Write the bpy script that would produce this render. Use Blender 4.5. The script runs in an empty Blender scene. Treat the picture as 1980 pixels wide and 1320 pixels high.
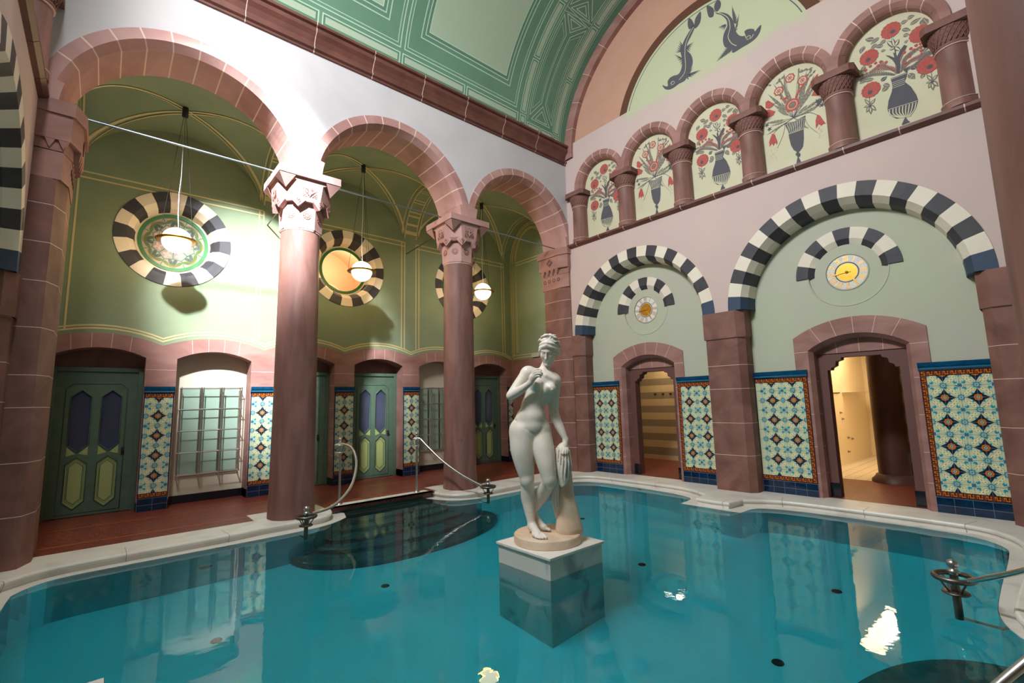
import bpy, math, random
import numpy as np
from mathutils import Vector, Matrix
from mathutils.geometry import tessellate_polygon

sin, cos, pi, rad = math.sin, math.cos, math.pi, math.radians
SC = bpy.context.scene
COL = SC.collection

# ------------------------------------------------------------------ camera
FPX = 907.79
CAM = Vector((0.0, 0.0, 1.65))
YAW, PITCH, ROLL = rad(49.024), rad(7.270), rad(-1.425)
_f = Vector((cos(YAW)*cos(PITCH), sin(YAW)*cos(PITCH), sin(PITCH)))
_r0 = Vector((sin(YAW), -cos(YAW), 0.0))
_u0 = _r0.cross(_f)
CR = cos(ROLL)*_r0 + sin(ROLL)*_u0
CU = -sin(ROLL)*_r0 + cos(ROLL)*_u0
cam_data = bpy.data.cameras.new('camera')
cam = bpy.data.objects.new('camera', cam_data)
COL.objects.link(cam)
cam.matrix_world = Matrix(((CR.x, CU.x, -_f.x, CAM.x), (CR.y, CU.y, -_f.y, CAM.y), (CR.z, CU.z, -_f.z, CAM.z), (0, 0, 0, 1)))
cam_data.sensor_width = 36.0
cam_data.lens = FPX/1980*36.0
cam_data.clip_start = 0.05
SC.camera = cam

def at(px, py, axis, val):
    """point of the photo lying on the world plane axis = val"""
    d = (px-990)/FPX*CR - (py-660)/FPX*CU + _f
    return CAM + d*((val-CAM[axis])/d[axis])

# ------------------------------------------------------------------ world, lights, exposure
SC.view_settings.view_transform = 'Standard'
SC.view_settings.look = 'None'
SC.view_settings.exposure = 0.5
SC.view_settings.gamma = 1.0
SC.view_settings.use_curve_mapping = False
SC.cycles.use_denoising = True
SC.cycles.max_bounces = 10
SC.cycles.diffuse_bounces = 4
SC.cycles.transmission_bounces = 6
SC.cycles.transparent_max_bounces = 8
SC.cycles.sample_clamp_indirect = 60.0
W = bpy.data.worlds.new('world')
SC.world = W
W.use_nodes = True
W.node_tree.nodes['Background'].inputs[0].default_value = (1.0, 0.98, 0.95, 1)
W.node_tree.nodes['Background'].inputs[1].default_value = 0.135

def lamp(name, kind, loc, energy, color, target=None, **kw):
    d = bpy.data.lights.new(name, kind)
    d.energy = energy; d.color = color
    for k, v in kw.items(): setattr(d, k, v)
    o = bpy.data.objects.new(name, d); COL.objects.link(o); o.location = loc
    if target is not None:
        o.rotation_euler = (Vector(target)-Vector(loc)).to_track_quat('-Z', 'Y').to_euler()
    return o

XC, YC = 3.86, 3.83                       # centre of the hall
# daylight through the round window high in the left end wall (the light that throws the lamps' shadows)
lamp('window_sunlight', 'SPOT', (-0.68, 3.45, 8.45), 11500, (0.90, 0.96, 1.0), target=(2.5, 9.9, 3.6), spot_size=rad(31), spot_blend=0.9, shadow_soft_size=0.16)
lamp('window_sunlight', 'SPOT', (-0.68, 3.45, 8.45), 320, (1.0, 0.96, 0.95), target=(1.0, 7.5, 7.1), spot_size=rad(34), spot_blend=1.0, shadow_soft_size=0.2)
lamp('window_daylight', 'AREA', (-0.79, YC, 8.6), 620, (0.94, 0.97, 1.0), target=(3.2, YC, 5.6), shape='RECTANGLE', size=3.0, size_y=1.3, spread=rad(150))

# ------------------------------------------------------------------ materials
def mat(name, col, rough=0.6, metal=0.0, noise=None, scale=3.0, col2=None, stretch=None, bump=0.0, bscale=60.0, emis=None, estr=0.0, spec=0.5, detail=6.0, lo=0.35, hi=0.65):
    m = bpy.data.materials.new(name); m.use_nodes = True
    nt = m.node_tree; b = nt.nodes['Principled BSDF']
    b.inputs['Base Color'].default_value = (*col, 1)
    b.inputs['Roughness'].default_value = rough
    b.inputs['Metallic'].default_value = metal
    b.inputs['Specular IOR Level'].default_value = spec
    if emis is not None:
        b.inputs['Emission Color'].default_value = (*emis, 1); b.inputs['Emission Strength'].default_value = estr
    if col2 is not None or bump:
        tc = nt.nodes.new('ShaderNodeTexCoord'); mp = nt.nodes.new('ShaderNodeMapping')
        nt.links.new(tc.outputs['Object'], mp.inputs[0])
        if stretch: mp.inputs['Scale'].default_value = stretch
    if col2 is not None:
        n = nt.nodes.new('ShaderNodeTexNoise'); n.inputs['Scale'].default_value = scale; n.inputs['Detail'].default_value = detail
        n.inputs['Distortion'].default_value = 0.6
        nt.links.new(mp.outputs[0], n.inputs['Vector'])
        r = nt.nodes.new('ShaderNodeValToRGB')
        r.color_ramp.elements[0].position = lo; r.color_ramp.elements[1].position = hi
        r.color_ramp.elements[0].color = (*col, 1); r.color_ramp.elements[1].color = (*col2, 1)
        nt.links.new(n.outputs['Fac'], r.inputs[0]); nt.links.new(r.outputs[0], b.inputs['Base Color'])
    if bump:
        n2 = nt.nodes.new('ShaderNodeTexNoise'); n2.inputs['Scale'].default_value = bscale; n2.inputs['Detail'].default_value = 4
        nt.links.new(mp.outputs[0], n2.inputs['Vector'])
        bp = nt.nodes.new('ShaderNodeBump'); bp.inputs['Strength'].default_value = bump; bp.inputs['Distance'].default_value = 0.02
        nt.links.new(n2.outputs['Fac'], bp.inputs['Height']); nt.links.new(bp.outputs[0], b.inputs['Normal'])
    return m

def srgb(r, g, b):
    f = lambda c: (c/255/12.92) if c <= 10 else ((c/255+0.055)/1.055)**2.4
    return (f(r), f(g), f(b))

MT = {}
S = srgb
MT['stone'] = mat('red_sandstone', S(142,100,92), 0.75, col2=S(168,124,115), scale=1.6, bump=0.12, bscale=45, stretch=(1,1,2.2))
MT['stone_pink'] = mat('pink_sandstone', S(162,116,110), 0.75, col2=S(196,154,147), scale=1.3, bump=0.1, bscale=40, lo=.3, hi=.7)
MT['stone_dark'] = mat('brown_sandstone', S(110,72,63), 0.7, col2=S(138,95,85), scale=2.2, bump=0.15, bscale=50)
MT['column'] = mat('column_sandstone', S(116,78,70), 0.55, col2=S(144,102,93), scale=2.0, stretch=(2.5,2.5,0.5), bump=0.08, bscale=50)
MT['mortar'] = mat('pale_mortar', S(226,196,184), 0.8)
MT['navewall'] = mat('nave_plaster', S(194,188,190), 0.85, col2=S(204,198,200), scale=0.8, bump=0.03, bscale=30)
MT['pinkwall'] = mat('pink_plaster', S(200,178,174), 0.85, col2=S(206,182,174), scale=0.9, bump=0.03, bscale=30)
MT['peach'] = mat('peach_plaster', S(194,146,124), 0.85, col2=S(200,152,130), scale=1.2)
MT['umber'] = mat('umber_band', S(96,58,38), 0.8)
MT['cream'] = mat('cream_green_plaster', S(190,192,160), 0.85, col2=S(198,196,164), scale=0.9)
MT['panelcream'] = mat('panel_cream', S(204,198,168), 0.85, col2=S(210,204,176), scale=1.5)
MT['sage'] = mat('sage_plaster', S(184,183,167), 0.85, col2=S(184,188,162), scale=0.7)
MT['green'] = mat('aisle_green', S(138,150,120), 0.75, col2=S(126,142,114), scale=1.2, bump=0.03, bscale=30)
MT['line'] = mat('ochre_line', S(212,196,142), 0.8)
MT['vgreen'] = mat('vault_green', S(104,142,118), 0.8, col2=S(96,134,110), scale=1.0)
MT['vlight'] = mat('vault_light_green', S(166,184,160), 0.8, col2=S(172,186,162), scale=0.8)
MT['vline'] = mat('vault_line', S(182,206,182), 0.8)
MT['vdark'] = mat('vault_dark_line', S(92,128,106), 0.8)
MT['cornice'] = mat('brown_cornice', S(94,54,46), 0.5, col2=S(112,68,58), scale=3)
MT['black'] = mat('striped_black', S(52,50,56), 0.6, col2=S(62,60,66), scale=4)
MT['cream_band'] = mat('striped_cream', S(230,216,198), 0.7, col2=S(232,222,204), scale=4)
MT['navy_band'] = mat('striped_navy', S(48,66,90), 0.6)
MT['figure'] = mat('painted_charcoal', S(88,86,92), 0.85)
MT['figure_light'] = mat('painted_pale_line', S(206,204,178), 0.85)
MT['fl_red'] = mat('painted_red', S(188,92,82), 0.85, col2=S(172,78,72), scale=40)
MT['fl_leaf'] = mat('painted_grey_leaf', S(134,126,112), 0.85, col2=S(118,110,102), scale=30)
MT['fl_mauve'] = mat('painted_mauve', S(158,112,104), 0.85)
MT['marble'] = mat('white_marble', S(222,216,208), 0.35, col2=S(178,172,168), scale=2.6, lo=.5, hi=.78, detail=10)
MT['marble_top'] = mat('pale_marble', S(228,222,212), 0.4, col2=S(196,188,178), scale=2.2, lo=.5, hi=.8)
MT['steel'] = mat('brushed_steel', (0.62,0.60,0.58), 0.28, 1.0)
MT['steel_dark'] = mat('dark_steel', (0.20,0.17,0.15), 0.4, 1.0)
MT['rod'] = mat('tie_rod_steel', (0.30,0.36,0.42), 0.4, 1.0)
MT['brass'] = mat('brass', S(176,124,50), 0.35, 1.0)
MT['gold'] = mat('gold_leaf', S(212,160,62), 0.35, 0.8)
MT['dark'] = mat('dark_wood', S(34,26,24), 0.6)
MT['doorgreen'] = mat('door_green_paint', S(84,104,86), 0.5, col2=S(76,96,80), scale=5)
MT['doordark'] = mat('door_moulding_green', S(64,86,70), 0.5)
MT['doorpanel'] = mat('door_panel_lime', S(156,166,104), 0.5)
MT['doorglass'] = mat('textured_glass', S(56,62,92), 0.12, bump=0.8, bscale=180, spec=0.9)
MT['niche'] = mat('niche_plaster', S(208,196,176), 0.85)
MT['blacktile'] = mat('black_skirting_tile', S(22,26,34), 0.15)
MT['marble_joint'] = mat('marble_joint', S(150,140,130), 0.7)
MT['grout'] = mat('pale_grout', S(120,136,150), 0.7)
MT['white'] = mat('white_paint', S(240,236,226), 0.5)
MT['t_field'] = mat('tile_field_olive', S(206,210,172), .15)
MT['pendant_wire'] = mat('white_cable', S(240,236,226), 0.5)
MT['globe'] = mat('lit_opal_glass', S(255,244,214), 0.3, emis=(1.0,0.80,0.46), estr=7.0)
MT['statue'] = mat('statue_marble', S(226,218,206), 0.42, col2=S(212,198,180), scale=5.0, lo=.4, hi=.75, bump=0.03, bscale=80)
MT['statue_base'] = mat('statue_base_marble', S(224,200,174), 0.45, col2=S(206,178,150), scale=4.0)
MT['poolfloor'] = mat('pool_floor', S(206,236,232), 0.6, col2=S(200,232,230), scale=1.0)
MT['poolwall'] = mat('pool_wall', S(176,206,204), 0.6, col2=S(164,194,194), scale=2.5)
MT['stepdark'] = mat('dark_serpentine', S(74,86,82), 0.35, col2=S(96,108,102), scale=9)

# ------------------------------------------------------------------ mesh tools
class M:
    def __init__(s): s.v = []; s.f = []; s.mi = []; s.sm = []
    def add(s, vs, fs, mi=0, sm=False):
        b = len(s.v); s.v += [tuple(p) for p in vs]
        for f in fs: s.f.append(tuple(b+i for i in f)); s.mi.append(mi); s.sm.append(sm)
    def box(s, lo, hi, mi=0):
        x0,y0,z0 = lo; x1,y1,z1 = hi
        s.add([(x0,y0,z0),(x1,y0,z0),(x1,y1,z0),(x0,y1,z0),(x0,y0,z1),(x1,y0,z1),(x1,y1,z1),(x0,y1,z1)],
              [(0,3,2,1),(4,5,6,7),(0,1,5,4),(1,2,6,5),(2,3,7,6),(3,0,4,7)], mi)
    def tess(s, loops, fn, mi=0):
        """fill 2d outline loops[0] with holes loops[1:], mapped by fn(a,b)"""
        vs = [Vector((a, b, 0)) for L in loops for a, b in L]
        tr = tessellate_polygon([[Vector((a, b, 0)) for a, b in L] for L in loops])
        s.add([fn(v.x, v.y) for v in vs], tr, mi)
    def plate(s, loops, fn, d0, d1, mi=0, mside=None, back=True):
        """solid slab: fn(a,b,d)"""
        s.tess(loops, lambda a, b: fn(a, b, d0), mi)
        if back: s.tess(loops, lambda a, b: fn(a, b, d1), mi)
        for L in loops:
            n = len(L)
            vs = [fn(a, b, d0) for a, b in L]+[fn(a, b, d1) for a, b in L]
            s.add(vs, [(i, (i+1) % n, n+(i+1) % n, n+i) for i in range(n)], mi if mside is None else mside)
    def grid(s, fn, us, vs_, mi=0, sm=True, wrap=False):
        nu, nv = len(us), len(vs_)
        P = [fn(u, v) for u in us for v in vs_]
        F = []
        for i in range(nu-1):
            for j in range(nv-1): F.append((i*nv+j, (i+1)*nv+j, (i+1)*nv+j+1, i*nv+j+1))
        s.add(P, F, mi, sm)
    def lathe(s, prof, c, n=24, mi=0, axis=None, sm=True, caps=True, a0=0, a1=2*pi):
        """profile [(r,z)] about vertical axis at c"""
        full = abs(a1-a0-2*pi) < 1e-6
        m = n if full else n+1
        A = [a0+(a1-a0)*i/n for i in range(m)]
        vs = []
        for r, z in prof:
            for t in A:
                p = Vector((r*cos(t), r*sin(t), z))
                if axis is not None: p = axis @ p
                vs.append(tuple(p+Vector(c)))
        F = []
        k = len(prof)
        for j in range(k-1):
            for i in range(n):
                i2 = (i+1) % m if full else i+1
                F.append((j*m+i, j*m+i2, (j+1)*m+i2, (j+1)*m+i))
        s.add(vs, F, mi, sm)
        if caps and full:
            for j in (0, k-1):
                if prof[j][0] > 1e-5: s.add(vs[j*m:(j+1)*m], [tuple(range(m))], mi)
    def tube(s, pts, r, n=10, mi=0, caps=True, closed=False):
        pts = [Vector(p) for p in pts]; k = len(pts)
        rr = r if isinstance(r, (list, tuple)) else [r]*k
        vs = []; N = None
        for i, p in enumerate(pts):
            if closed: t = pts[(i+1) % k]-pts[i-1]
            else: t = pts[min(i+1, k-1)]-pts[max(i-1, 0)]
            t.normalize()
            if N is None: N = t.orthogonal().normalized()
            N = (N-t*N.dot(t)).normalized(); B = t.cross(N)
            for j in range(n):
                a = 2*pi*j/n; vs.append(tuple(p+rr[i]*(cos(a)*N+sin(a)*B)))
        F = []
        for i in range(k if closed else k-1):
            i2 = (i+1) % k
            for j in range(n): F.append((i*n+j, i*n+(j+1) % n, i2*n+(j+1) % n, i2*n+j))
        s.add(vs, F, mi, True)
        if caps and not closed: s.add(vs[:n], [tuple(range(n))], mi); s.add(vs[-n:], [tuple(range(n))], mi)
    def ring(s, fn, c, prof, a0, a1, cells, sub=4, ends=True):
        """arch ring: prof [(r,d)] swept about c=(a,b); cells = list of material indices (equal angles)
           or list of (frac0, frac1, mi)"""
        if not isinstance(cells[0], tuple):
            n = len(cells); cells = [(i/n, (i+1)/n, m) for i, m in enumerate(cells)]
        k = len(prof)
        for f0, f1, mi in cells:
            ss = max(1, sub if f1-f0 > .02 else 1)
            T = [a0+(a1-a0)*(f0+(f1-f0)*i/ss) for i in range(ss+1)]
            vs = [fn(c[0]+r*cos(t), c[1]+r*sin(t), d) for t in T for r, d in prof]
            F = [(i*k+j, i*k+j+1, (i+1)*k+j+1, (i+1)*k+j) for i in range(ss) for j in range(k-1)]
            s.add(vs, F, mi)
        if ends:
            for t, mi in ((a0, cells[0][2]), (a1, cells[-1][2])):
                s.add([fn(c[0]+r*cos(t), c[1]+r*sin(t), d) for r, d in prof], [tuple(range(k))], mi)
    def build(s, name, mats, parent=None, bevel=0, loc=None):
        me = bpy.data.meshes.new(name)
        me.from_pydata(s.v, [], s.f)
        for m in (mats if isinstance(mats, (list, tuple)) else [mats]): me.materials.append(MT[m] if isinstance(m, str) else m)
        me.polygons.foreach_set('material_index', s.mi); me.polygons.foreach_set('use_smooth', s.sm)
        me.update()
        o = bpy.data.objects.new(name, me); COL.objects.link(o)
        if loc is not None:
            me.transform(Matrix.Translation(-Vector(loc))); o.location = loc
        if parent is not None:
            o.parent = parent
            o.matrix_parent_inverse = Matrix.Identity(4)
            pw = Vector((0, 0, 0)); q = parent
            while q is not None: pw = pw+Vector(q.location); q = q.parent
            if loc is None: me.transform(Matrix.Translation(-pw))
            else: o.location = Vector(loc)-pw
        if bevel:
            b = o.modifiers.new('bevel', 'BEVEL'); b.width = bevel; b.segments = 2; b.limit_method = 'ANGLE'; b.angle_limit = rad(40)
        return o

def tag(o, label, cat, group=None, kind=None):
    o['label'] = label; o['category'] = cat
    if group: o['group'] = group
    if kind: o['kind'] = kind
    return o
def struct(o, label=None, cat=None):
    o['kind'] = 'structure'
    if label: o['label'] = label
    if cat: o['category'] = cat
    return o
def thing(name, loc, label, cat, group=None):
    o = bpy.data.objects.new(name, None); COL.objects.link(o); o.location = loc; o.empty_display_size = 0.1
    return tag(o, label, cat, group)
def copy_tree(o, loc=None, label=None, mirror=False, parent=None):
    c = o.copy(); COL.objects.link(c)
    if parent is not None: c.parent = parent
    if loc is not None: c.location = loc
    if label: c['label'] = label
    for ch in list(o.children): copy_tree(ch, parent=c)
    return c

def arc(cx, cy, r, a0, a1, n, ry=None):
    ry = r if ry is None else ry
    return [(cx+r*cos(a0+(a1-a0)*i/n), cy+ry*sin(a0+(a1-a0)*i/n)) for i in range(n+1)]
LIFT = [0]
def lift(): return (LIFT[0] % 9)*.0003
def stroke(m, pts, w, fn, mi=0, closed=False):
    """painted line of width w along 2d pts"""
    LIFT[0] += 1
    P = [Vector(p) for p in pts]; n = len(P); L = []; R = []
    for i in range(n):
        a = P[i-1] if (i > 0 or closed) else None; b = P[(i+1) % n] if (i < n-1 or closed) else None
        d1 = (P[i]-a).normalized() if a is not None else None
        d2 = (b-P[i]).normalized() if b is not None else None
        if d1 is None: d1 = d2
        if d2 is None: d2 = d1
        n1 = Vector((-d1.y, d1.x)); n2 = Vector((-d2.y, d2.x)); q = (n1+n2)
        if q.length < 1e-6: q = n1
        q.normalize(); k = 1/max(0.35, q.dot(n1))
        L.append(P[i]+q*w/2*k); R.append(P[i]-q*w/2*k)
    vs = [fn(p.x, p.y) for p in L]+[fn(p.x, p.y) for p in R]
    m.add(vs, [(i, (i+1) % n, n+(i+1) % n, n+i) for i in range(n if closed else n-1)], mi)
def dense(pts, step=0.1):
    o = [pts[0]]
    for a, b in zip(pts, pts[1:]):
        k = max(1, int(math.hypot(b[0]-a[0], b[1]-a[1])/step))
        o += [(a[0]+(b[0]-a[0])*i/k, a[1]+(b[1]-a[1])*i/k) for i in range(1, k+1)]
    return o
def bez(p0, p1, p2, p3, n=16):
    p0, p1, p2, p3 = map(Vector, (p0, p1, p2, p3))
    return [((1-t)**3*p0+3*(1-t)**2*t*p1+3*(1-t)*t*t*p2+t**3*p3) for t in [i/n for i in range(n+1)]]
def crom(pts, k=6, closed=False):
    P = [Vector(p) for p in pts]; n = len(P); out = []
    for i in range(n if closed else n-1):
        a = P[(i-1) % n] if closed or i > 0 else P[0]; b = P[i]; c = P[(i+1) % n]; d = P[(i+2) % n] if closed or i < n-2 else P[-1]
        for j in range(k):
            t = j/k
            out.append(0.5*((2*b)+(c-a)*t+(2*a-5*b+4*c-d)*t*t+(3*b-a-3*c+d)*t**3))
    if not closed: out.append(P[-1])
    return out
def voussoirs(n, w=0.006):
    """n stones with thin joints between; fractions"""
    cells = []
    for i in range(n):
        a, b = i/n, (i+1)/n
        cells.append((a+(w/2 if i else 0), b-(w/2 if i < n-1 else 0), 0))
        if i < n-1: cells.append((b-w/2, b+w/2, 1))
    return cells
# ================================================================== THE HALL
XR, XRL, XL = 8.45, 8.80, -0.81          # right wall front / lunette plane, left wall front
YN, YNB, YB = 7.51, 8.29, 10.12          # nave wall front / back, aisle back wall
YS = 2*YC-YN                             # mirrored nave wall on the near side
FR = lambda a, b, d=0.0: (XR+d, a, b)
FL = lambda a, b, d=0.0: (XL-d, a, b)
FN = lambda a, b, d=0.0: (a, YN+d, b)
FB = lambda a, b, d=0.0: (a, YB+d, b)

def stacked(m, plan, zs, gap=0.007, inset=0.0):
    """stone courses with thin mortar joints: plan [(x,y)], zs course heights"""
    n = len(plan)
    for a, b in zip(zs, zs[1:]):
        for z0, z1, mi in ((a, b-gap, 0), (b-gap, b, 1)):
            if b == zs[-1] and mi == 1: continue
            if b == zs[-1] and mi == 0: z1 = b
            vs = [(x, y, z0) for x, y in plan]+[(x, y, z1) for x, y in plan]
            m.add(vs, [(i, (i+1) % n, n+(i+1) % n, n+i) for i in range(n)], mi)
    m.tess([plan], lambda a, b: (a, b, zs[-1]), 0)

AR1, AR2, ARZ, ARR = 5.70, 2.03, 3.17, 1.50     # striped arches on the end walls

# ---------------- right end wall
m = M()
o_ = [(YS, ARZ)]+arc(AR2, ARZ, ARR, pi, 0, 28)+arc(AR1, ARZ, ARR, pi, 0, 28)+[(YN, ARZ), (YN, 8.0), (YS, 8.0)]
NICH = [6.50, 5.15, 3.80, 2.45, 1.10]; NR, NZ = 0.535, 6.74
NRH = NR+.05
holes = [[(c-NRH, 5.40), (c+NRH, 5.40)]+arc(c, NZ, NRH, 0, pi, 20) for c in NICH]
m.plate([o_]+holes, FR, 0.0, 0.35, 0, back=False)
# lunette fields with door openings
DOORS = [5.73, 1.99]; DH, DSZ, DCZ = 0.655, 2.36, 2.60
def seg_arch(c, half, zs, zc, n=12, rev=False):
    h = zc-zs; R_ = (half*half+h*h)/(2*h); a = math.asin(half/R_)
    pts = [(c+R_*sin(t), zc-R_+R_*cos(t)) for t in [-a+2*a*i/n for i in range(n+1)]]
    return pts
for c, dc in ((AR1, DOORS[0]), (AR2, DOORS[1])):
    L = [(c+ARR, 0), (c+ARR, ARZ)]+arc(c, ARZ, ARR, 0, pi, 28)[1:-1]+[(c-ARR, ARZ), (c-ARR, 0), (dc-DH, 0)]+seg_arch(dc, DH, DSZ, DCZ)+[(dc+DH, 0)]
    m.plate([L, arc(c-0.01 if c == AR1 else 1.995, 3.56, 0.53, 0, 2*pi, 48)[:-1]], lambda a, b, d: (XRL+d, a, b), 0.0, 0.36, 1, back=False)
m.tess([[(YS-1.2, 8.0), (YN+.6, 8.0), (YN+.6, 12), (YS-1.2, 12)]], lambda a, b: (XRL+0.02, a, b), 0)
m.box((XR+.001, YS, 7.97), (XRL, YN, 7.9995), 0)
struct(m.build('wall_right', ['pinkwall', 'sage']), 'pink end wall with two grey-green arched lunettes and a painted arcade', 'wall')

# tympanum: recessed peach field, umber ring, pale disc flush with the wall
m = M(); TC, TZ, TR = 3.83, 7.42, 1.88
VA, VB, VZ = 3.65, 3.15, 7.70
def half(r, n=60, zc=8.0):
    a = math.asin((zc-TZ)/r); return [(TC+r*cos(t), TZ+r*sin(t)) for t in [a+(pi-2*a)*i/n for i in range(n+1)]]
out = [(YC+VA*cos(t)*0.999, VZ+VB*sin(t)*0.999) for t in [rad(5.5)+rad(169)*i/60 for i in range(61)]]
m.tess([out+half(TR+.19)[::-1]], lambda a, b: (XR+0.06, a, b), 0)
m.tess([half(TR+.19)+half(TR)[::-1]], lambda a, b: (XR-.001, a, b), 1)  # flat umber band around the pale disc, flush with the wall
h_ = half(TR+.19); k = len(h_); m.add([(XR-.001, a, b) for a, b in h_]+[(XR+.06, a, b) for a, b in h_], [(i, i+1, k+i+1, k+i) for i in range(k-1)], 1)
m.tess([half(TR, zc=TZ+.001)], lambda a, b: (XR-.002, a, b), 2)
m.add([(XR-.003, a, b) for a, b in half(TR-.05)]+[(XR-.003, a, b) for a, b in half(TR-.065)], [(i, i+1, 61+i+1, 61+i) for i in range(60)], 3)
def fade_mat():
    mt = MT['pinkwall'].copy(); mt.name = 'cream_fading_to_pink'; nt = mt.node_tree; b = nt.nodes['Principled BSDF']
    src = b.inputs['Base Color'].links[0].from_socket
    tc = nt.nodes.new('ShaderNodeTexCoord'); sp = nt.nodes.new('ShaderNodeSeparateXYZ'); nz = nt.nodes.new('ShaderNodeTexNoise'); nz.inputs['Scale'].default_value = 1.5
    ad = nt.nodes.new('ShaderNodeMath'); ad.operation = 'MULTIPLY_ADD'; ad.inputs[1].default_value = .25
    mr = nt.nodes.new('ShaderNodeMapRange'); mr.inputs['From Min'].default_value = 7.86; mr.inputs['From Max'].default_value = 8.14; mr.interpolation_type = 'SMOOTHSTEP'
    mx = nt.nodes.new('ShaderNodeMixRGB'); mx.inputs[2].default_value = (*S(192, 194, 160), 1)
    nt.links.new(tc.outputs['Object'], sp.inputs[0]); nt.links.new(tc.outputs['Object'], nz.inputs[0]); nt.links.new(nz.outputs['Fac'], ad.inputs[0]); nt.links.new(sp.outputs['Z'], ad.inputs[2])
    nt.links.new(ad.outputs[0], mr.inputs['Value']); nt.links.new(mr.outputs[0], mx.inputs[0]); nt.links.new(src, mx.inputs[1]); nt.links.new(mx.outputs[0], b.inputs['Base Color'])
    return mt
MT['creamfade'] = fade_mat()
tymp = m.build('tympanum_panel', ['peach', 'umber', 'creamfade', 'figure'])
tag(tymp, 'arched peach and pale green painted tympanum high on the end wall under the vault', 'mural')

# vault edge ring of red stone on the end walls
def vault_ring(fn, name, label):
    m = M()
    T = [rad(1)+rad(178)*i/120 for i in range(121)]
    n = 0
    P = [[(YC+(VA+.03)*cos(t), VZ+(VB+.03)*sin(t), -0.06), (YC+(VA-.24)*cos(t), VZ+(VB-.24)*sin(t), -0.06), (YC+(VA-.24)*cos(t), VZ+(VB-.24)*sin(t), 0.08)] for t in T]
    for i in range(120):
        j = (i % 8 == 7)
        a, b = P[i], P[i+1]
        if j:
            f = 0.88; mid = [tuple(x*(1-f)+y*f for x, y in zip(p, q)) for p, q in zip(a, b)]
            m.add([fn(*p) for p in a+mid], [(0, 1, 4, 3), (1, 2, 5, 4)], 0)
            m.add([fn(*p) for p in mid+b], [(0, 1, 4, 3), (1, 2, 5, 4)], 1)
        else: m.add([fn(*p) for p in a+b], [(0, 1, 4, 3), (1, 2, 5, 4)], 0)
    for sgn in (1, -1):
        y0 = YC+sgn*(VA+.03); y1 = YC+sgn*(VA-.24)
        m.add([fn(y0, 7.62, -.06), fn(y1, 7.62, -.06), fn(y1, 7.76, -.06), fn(y0, 7.76, -.06), fn(y1, 7.62, .08), fn(y1, 7.76, .08)], [(0, 1, 2, 3), (1, 4, 5, 2)], 0)
    o = m.build(name, ['stone', 'mortar']); return tag(o, label, 'stone arch')
vault_ring(FR, 'vault_rib', 'curved red sandstone rib framing the peach tympanum under the green vault')

# striped arches
def striped_arch(fn, c, name, label, flip=1):
    m = M(); cells = []
    for i in range(21): cells.append(2 if i in (0, 20) else (1 if i % 2 else 0))
    m.ring(fn, (c, ARZ), [(1.71, 0.0), (1.71, -0.012), (1.49, -0.012), (1.41, 0.12), (1.38, 0.36)], 0, pi, cells, sub=3)
    return tag(m.build(name, ['black', 'cream_band', 'navy_band']), label, 'striped arch', 'black and cream striped wall arches')
striped_arch(FR, AR1, 'striped_arch', 'black and cream striped wall arch beside the far corner, around the smaller-looking clock')
striped_arch(FR, AR2, 'striped_arch', 'black and cream striped wall arch nearest the right edge, around the bright clock')

def eyebrow(fn, c, label):
    m = M()
    m.ring(fn, (c, 3.56), [(0.71, 0.0), (0.71, -0.022), (0.535, -0.022), (0.45, 0.033)], 0, pi, [0 if i % 2 == 0 else 1 for i in range(9)], sub=4)
    return tag(m.build('striped_eyebrow', ['black', 'cream_band']), label, 'striped half ring', 'striped half rings over the clocks')
FRL = lambda a, b, d=0.0: (XRL+d, a, b)
eyebrow(FRL, 5.69, 'striped half ring over the small far clock in the left lunette')
eyebrow(FRL, 1.995, 'striped half ring over the larger bright clock in the right lunette')

# ---------------- piers of the right wall
def pz(px, y): return at(px, y, 0, XR).z
zj = [0, .24, .62+.0, 1.17, 1.76, 2.22, 2.67]
def pier(name, label, ya, yb, chA, chB, x0=XR, x1=XRL+.02, sgn=1, fy=lambda y: y):
    """plan with chamfers at the ya (small y) and yb sides"""
    m = M()
    def plan(e):
        p = []
        p += [(x1, ya-e), (x0+(chA-e if chA else 0)*sgn, ya-e), (x0-e*sgn, ya+chA)] if chA else [(x1, ya-e), (x0-e*sgn, ya-e)]
        p += [(x0-e*sgn, yb-chB), (x0+chB*sgn, yb+e), (x1, yb+e)] if chB else [(x0-e*sgn, yb+e), (x1, yb+e)]
        return p
    stacked(m, plan(0), [0, .62, 1.18, 1.78, 2.2, 2.68])
    stacked(m, plan(.025), [2.687, 3.17])
    m2 = plan(0)
    m.add([(x, y, 2.68) for x, y in m2]+[(x, y, 2.687) for x, y in m2], [(i, (i+1) % len(m2), len(m2)+(i+1) % len(m2), len(m2)+i) for i in range(len(m2))], 1)
    return tag(m.build(name, ['stone_dark', 'mortar']), label, 'stone pier')
pier('wall_pier', 'thick red sandstone pier standing between the two striped arches', 3.53, 4.20, 0.10, 0.0)
pier('wall_pier', 'narrow red sandstone half pier carrying the far striped arch at the corner', 7.20, 7.50, 0.10, 0.0)
pier('wall_pier', 'red sandstone half pier at the right edge, right of the large tile panel', YS, 0.53, 0.0, 0.10)

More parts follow.
